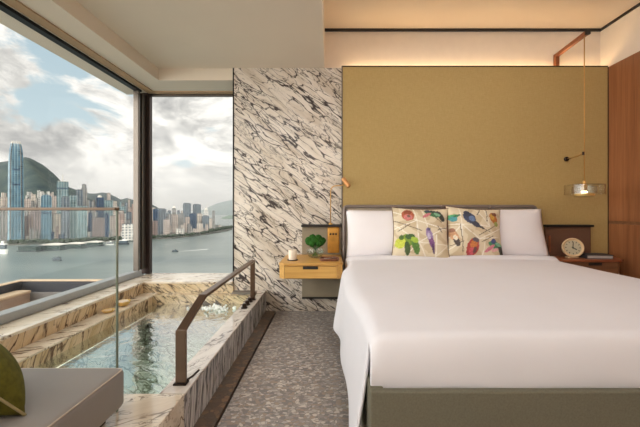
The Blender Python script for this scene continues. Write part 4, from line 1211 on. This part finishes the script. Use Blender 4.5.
random.seed(21)
def fill(x0, x1, ylo, yhi, D0, D1, styles, n, lab, grp, w0=2.0, w1=4.0):
    for i in range(n):
        w = random.uniform(w0, w1)
        px = x0 + (x1 - x0 - w) * (i + random.uniform(.1, .9)) / n
        building(px, px + w, random.uniform(ylo, yhi), random.uniform(D0, D1), random.choice(styles), lab, random.choice((0, .3, -.3, .15)), group=grp, name='waterfront_building' if ylo > 223 else 'apartment_tower')
fill(-1, 9, 192, 203, 1900, 2300, ['cream', 'pink', 'cream'], 8, 'pale apartment tower in the dense rows left of the tallest tower', 'apartment towers left of the tallest tower')
fill(23, 58, 190, 201, 2100, 2500, ['cream', 'pink', 'grey', 'white', 'pink'], 24, 'small pale apartment tower in the dense rows below the green hill', 'apartment towers below the green hill', 1.6, 3.4)
fill(23, 62, 201, 216, 1640, 1950, ['grey', 'brown', 'steel', 'mauve', 'pink', 'grey', 'cream'], 24, 'mid height office block in the dense rows behind the waterfront', 'office blocks behind the waterfront', 2, 5)
fill(66, 96, 194, 210, 1900, 2300, ['cream', 'pink', 'grey', 'steel', 'white'], 20, 'small tower filling the gap between teal slabs and navy tower', 'towers between teal slabs and navy tower', 1.8, 4)
fill(88, 134, 199, 210, 2000, 2500, ['pink', 'cream', 'brick', 'grey', 'teal', 'steel'], 26, 'small tower in the dense far rows below the low ridge', 'towers below the low ridge', 1.6, 3.6)
fill(88, 134, 209, 224, 1600, 1950, ['pink', 'cream', 'grey', 'brown', 'steel', 'white'], 16, 'mid height block in the nearer rows below the low ridge', 'blocks below the low ridge', 2, 5)
fill(136, 172, 207, 220, 1950, 2500, ['pink', 'grey', 'steel', 'cream', 'brown'], 18, 'small tower crowding behind the terminal in the end window', 'towers behind the terminal in the end window', 1.8, 4)
fill(168, 206, 208, 221, 2250, 2750, ['pink', 'grey', 'cream', 'steel', 'white'], 24, 'small tower crowding round the twin towers in end window', 'towers around the twin towers', 1.5, 3.2)
fill(165, 209, 222, 231, 1830, 2050, ['white', 'cream', 'pink', 'grey'], 16, 'low pale building along the shore below the twin towers', 'low buildings below the twin towers', 2, 4)
fill(207, 228, 224.5, 228.5, 2350, 2600, ['white', 'cream', 'grey'], 8, 'low pale building among the trees at the far shore end', 'low buildings at the shore end', 1.5, 3)

fill(8, 66, 227, 237, 1420, 1520, ['white', 'grey', 'steel', 'cream', 'navy', 'brown'], 18, 'low waterfront building at the foot of the towers in the left window', 'low waterfront buildings', 2, 5)
fill(86, 134, 229, 236, 1480, 1600, ['white', 'grey', 'cream', 'steel', 'navy'], 12, 'low waterfront building between the mauve block and window corner', 'low waterfront buildings near the corner', 2, 5)
# low sheds and trees on the far shore
M['tree'] = hill_mat('shore_trees', lin(26, 38, 36), lin(64, 76, 56), .08)
def tree_band(pts, lab, n, r0, r1, seed):
    random.seed(seed); b = BM()
    for i in range(n):
        t = i / (n - 1) * (len(pts) - 1); j = min(int(t), len(pts) - 2); u = t - j
        px = pts[j][0] + (pts[j + 1][0] - pts[j][0]) * u; y = pts[j][1] + (pts[j + 1][1] - pts[j][1]) * u
        X, D = shore(px, y); r = random.uniform(r0, r1)
        bmesh.ops.create_icosphere(b, subdivisions=1, radius=r, matrix=Matrix.Translation((X + random.uniform(-6, 6), D + random.uniform(-14, 14), SEA + 5 + r * .6)))
    tag(obj('shore_trees', b, M['tree'], smooth=True), lab, 'trees', kind='stuff')
tree_band([(10, 244.7), (35, 244.3), (62, 243.8), (92, 242.2), (120, 240.6), (133, 240)], 'dark green trees along the near waterfront below the towers', 150, 7, 12, 1)
tree_band([(151, 239), (172, 238.2), (192, 236.2), (206, 234.3)], 'green trees along the shore in the end window', 50, 6, 11, 2)
tree_band([(206, 233.8), (214, 232.2), (222, 230.6), (230, 229)], 'green park trees at the far end of the shore', 46, 7, 15, 5)

# piers and boats
M['hull_white'] = plain('hull_white', lin(226, 226, 222), .5)
M['hull_green'] = plain('hull_green', lin(52, 72, 68), .5)
M['hull_dark'] = plain('hull_dark', lin(64, 72, 78), .5)
M['cabin_glass'] = plain('cabin_glass', lin(70, 84, 92), .3)
def pier(px0, px1, y, h, lab, roofm='roof_pale'):
    X0, D = shore(px0, y); X1, _ = shore(px1, y); pc = (px0 + px1) / 2
    t = thing('ferry_pier', lab, 'pier', ((X0 + X1) / 2, D, SEA), 'ferry piers')
    b = BM(); box(b, X0, X1, D, D + 30, SEA - 2, SEA + 4); obj('deck', b, M['hull_dark'], t)
    b = BM(); box(b, X0 + 3, X1 - 3, D + 3, D + 26, SEA + 4, SEA + 4 + h * .76); obj('hall', b, M['hull_green'], t)
    b = BM(); L_ = X1 - X0
    f = []
    for q in (0, 1):
        f.append([b.verts.new((X0 + L_ * (i / 10), D - 1 + q * 32, SEA + 4 + h * (.76 + .24 * math.sin(PI * (i / 10))))) for i in range(11)])
    g0 = b.verts.new((X1, D - 1, SEA + 4 + h * .70)); g1 = b.verts.new((X0, D - 1, SEA + 4 + h * .70)); g2 = b.verts.new((X1, D + 31, SEA + 4 + h * .70)); g3 = b.verts.new((X0, D + 31, SEA + 4 + h * .70))
    b.faces.new(f[0] + [g0, g1]); b.faces.new((f[1] + [g2, g3])[::-1])
    for i in range(10): b.faces.new((f[0][i], f[1][i], f[1][i + 1], f[0][i + 1]))
    b.faces.new((f[0][-1], f[1][-1], g2, g0)); b.faces.new((f[1][0], f[0][0], g1, g3)); b.faces.new((g0, g2, g3, g1))
    bmesh.ops.recalc_face_normals(b, faces=b.faces)
    obj('roof', b, M[roofm], t)
pier(39, 60, 250.5, 20, 'white roofed ferry pier below the barrel topped tower')
pier(62, 81, 248.5, 17, 'white roofed ferry pier below the teal slabs')
pier(82, 99, 246.5, 16, 'white roofed ferry pier below the mauve office block')
pier(16.5, 36, 252, 18, 'green roofed ferry pier at the foot of the tallest tower', 'hull_green')
def boat(px0, px1, y, h, lab, hull, name='ferry', grp='boats on the harbour'):
    X0, D = shore(px0, y); X1, _ = shore(px1, y); l = X1 - X0; w = l * .24
    t = thing(name, lab, 'boat', ((X0 + X1) / 2, D, SEA), grp)
    b = BM()
    lo = [(X0 + l * .06, -w * .4), (X1 - l * .14, -w * .4), (X1 - l * .06, 0), (X1 - l * .14, w * .4), (X0 + l * .06, w * .4)]
    hi = [(X0, -w * .5), (X1 - l * .1, -w * .5), (X1, 0), (X1 - l * .1, w * .5), (X0, w * .5)]
    a = [b.verts.new((x, D + yy, SEA - 1)) for x, yy in lo]; c = [b.verts.new((x, D + yy, SEA + h * .36)) for x, yy in hi]
    b.faces.new(a[::-1]); b.faces.new(c)
    for i in range(5): b.faces.new((a[i], a[(i + 1) % 5], c[(i + 1) % 5], c[i]))
    bmesh.ops.recalc_face_normals(b, faces=b.faces)
    obj('hull', b, M[hull], t)
    b = BM(); box(b, X0 + l * .1, X1 - l * .2, D - w * .42, D + w * .42, SEA + h * .36, SEA + h * .72); obj('cabin', b, M['cabin_glass'], t)
    b = BM(); box(b, X0 + l * .06, X1 - l * .16, D - w * .46, D + w * .46, SEA + h * .72, SEA + h * .80); box(b, X0 + l * .45, X0 + l * .62, D - w * .2, D + w * .2, SEA + h * .8, SEA + h); obj('upper_deck', b, M['hull_white'] if name == 'ferry' else M[hull], t)
boat(-4, 8.2, 254, 42, 'large white ferry at the far left edge of the water', 'hull_white')
boat(106, 114.5, 245, 16, 'small white ferry left of the glass screen edge', 'hull_white')
boat(119, 129.5, 244.5, 22, 'dark grey ferry just right of the glass screen edge', 'hull_dark')
boat(53, 62, 260.8, 12, 'small dark boat alone on open water in the left window', 'hull_dark', 'launch')
boat(172, 178.5, 251.8, 8, 'small dark speedboat crossing the water in the end window', 'hull_dark', 'speedboat')
b = BM()
X0, D0 = shore(178, 251.6); X1, D1 = shore(208, 249.2)
vs = [b.verts.new(p) for p in ((X0, D0 - 2, SEA + .15), (X1, D1 - 9, SEA + .15), (X1, D1 + 9, SEA + .15), (X0, D0 + 2, SEA + .15))]; b.faces.new(vs)
tag(obj('wake', b, M['hull_white']), 'pale wake trailing behind the speedboat', 'wake', kind='stuff')

# sea haze: a real scattering layer over the harbour
hm, hnt, hout = new_mat('haze')
hv = nd(hnt, 'ShaderNodeVolumeScatter', None, Color=(.93, .96, 1, 1), Density=0.00013, Anisotropy=.2)
hnt.links.new(hv.outputs[0], hout.inputs['Volume'])
b = BM(); box(b, -13000, 5000, 2850, 14000, SEA + .5, 500)
tag(obj('haze', b, hm), 'thin pale haze lying over the harbour and far hills', 'haze', kind='stuff')

# ------------------------------------------------------------------ sky, sun, camera
def world():
    w = bpy.data.worlds.new('sky'); S.world = w; w.use_nodes = True
    nt = w.node_tree; nt.nodes.clear()
    out = nt.nodes.new('ShaderNodeOutputWorld')
    d = nt.nodes.new('ShaderNodeTexCoord').outputs['Generated']
    s = nd(nt, 'ShaderNodeSeparateXYZ', None, i0=d)
    z = s.outputs[2]
    v = scaled(nt, d, (1, 1, 1.9))
    wv = noise(nt, v, 2.2, 3).outputs['Color']
    wv = nd(nt, 'ShaderNodeVectorMath', {'operation': 'SCALE'}, i0=wv, Scale=.35).outputs[0]
    v2 = nd(nt, 'ShaderNodeVectorMath', {'operation': 'ADD'}, i0=v, i1=wv).outputs[0]
    cl = noise(nt, v2, 3.1, 9, .58).outputs[0]
    def dirmask(px, y, lo, hi):
        g = Vector((px - 330, 330, 209 - y)).normalized()
        dt = nd(nt, 'ShaderNodeVectorMath', {'operation': 'DOT_PRODUCT'}, i0=d, i1=tuple(g)).outputs['Value']
        return sstep(nt, dt, lo, hi)
    gaps = mth(nt, 'ADD', mth(nt, 'MULTIPLY', dirmask(58, 32, .955, .995), .20), mth(nt, 'ADD', mth(nt, 'MULTIPLY', dirmask(196, 140, .993, .9995), .14), mth(nt, 'MULTIPLY', dirmask(108, 78, .985, .998), .12)))
    solid = mth(nt, 'ADD', mth(nt, 'MULTIPLY', dirmask(20, 90, .94, .99), .12), mth(nt, 'MULTIPLY', dirmask(200, 112, .990, .999), .10))
    f = mth(nt, 'SUBTRACT', mth(nt, 'ADD', cl, solid), gaps)
    cover = sstep(nt, f, .34, .42)
    shade = noise(nt, v2, 5.2, 8, .6).outputs[0]
    cc = ramp(nt, shade, [(.32, (.36, .355, .35, 1)), (.44, (.56, .545, .52, 1)), (.54, (.86, .83, .785, 1))])
    blue = ramp(nt, z, [(0.0, (.62, .66, .66, 1)), (.18, (.46, .56, .60, 1)), (.6, (.26, .38, .47, 1))])
    c = mixc(nt, cover, blue, cc)
    hz = sstep(nt, z, .20, -.02)
    c = mixc(nt, mth(nt, 'MULTIPLY', hz, .7), c, (.70, .68, .645, 1))
    # extra sky glow added out of view at left rear to light the bed
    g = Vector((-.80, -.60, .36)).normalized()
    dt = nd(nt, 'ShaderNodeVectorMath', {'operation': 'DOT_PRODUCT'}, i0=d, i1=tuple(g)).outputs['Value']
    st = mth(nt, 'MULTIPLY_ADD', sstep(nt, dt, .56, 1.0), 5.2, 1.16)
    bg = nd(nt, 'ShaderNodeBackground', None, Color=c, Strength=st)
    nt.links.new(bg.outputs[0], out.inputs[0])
world()
su = bpy.data.lights.new('sun', 'SUN'); su.energy = 1.7; su.angle = math.radians(4); su.color = (1, .93, .82)
so = bpy.data.objects.new('sun', su); COL.objects.link(so)
so.rotation_euler = Vector((-.42, .66, -.62)).to_track_quat('-Z', 'Y').to_euler()

cam = bpy.data.cameras.new('camera'); co_ = bpy.data.objects.new('camera', cam); COL.objects.link(co_)
co_.location = (0, 0, CZ); co_.rotation_euler = (PI / 2, 0, 0)
cam.sensor_width = 36; cam.sensor_fit = 'HORIZONTAL'; cam.lens = F / 640 * 36
cam.shift_x = -10 / 640; cam.shift_y = -4.5 / 640
cam.clip_start = .05; cam.clip_end = 40000
S.camera = co_
S.view_settings.view_transform = 'Standard'; S.view_settings.look = 'None'
S.view_settings.exposure = 0.20; S.view_settings.gamma = 1.0
S.view_settings.use_curve_mapping = False
S.cycles.max_bounces = 10; S.cycles.diffuse_bounces = 5; S.cycles.transparent_max_bounces = 24
S.cycles.sample_clamp_indirect = 6.0
S.cycles.use_denoising = True
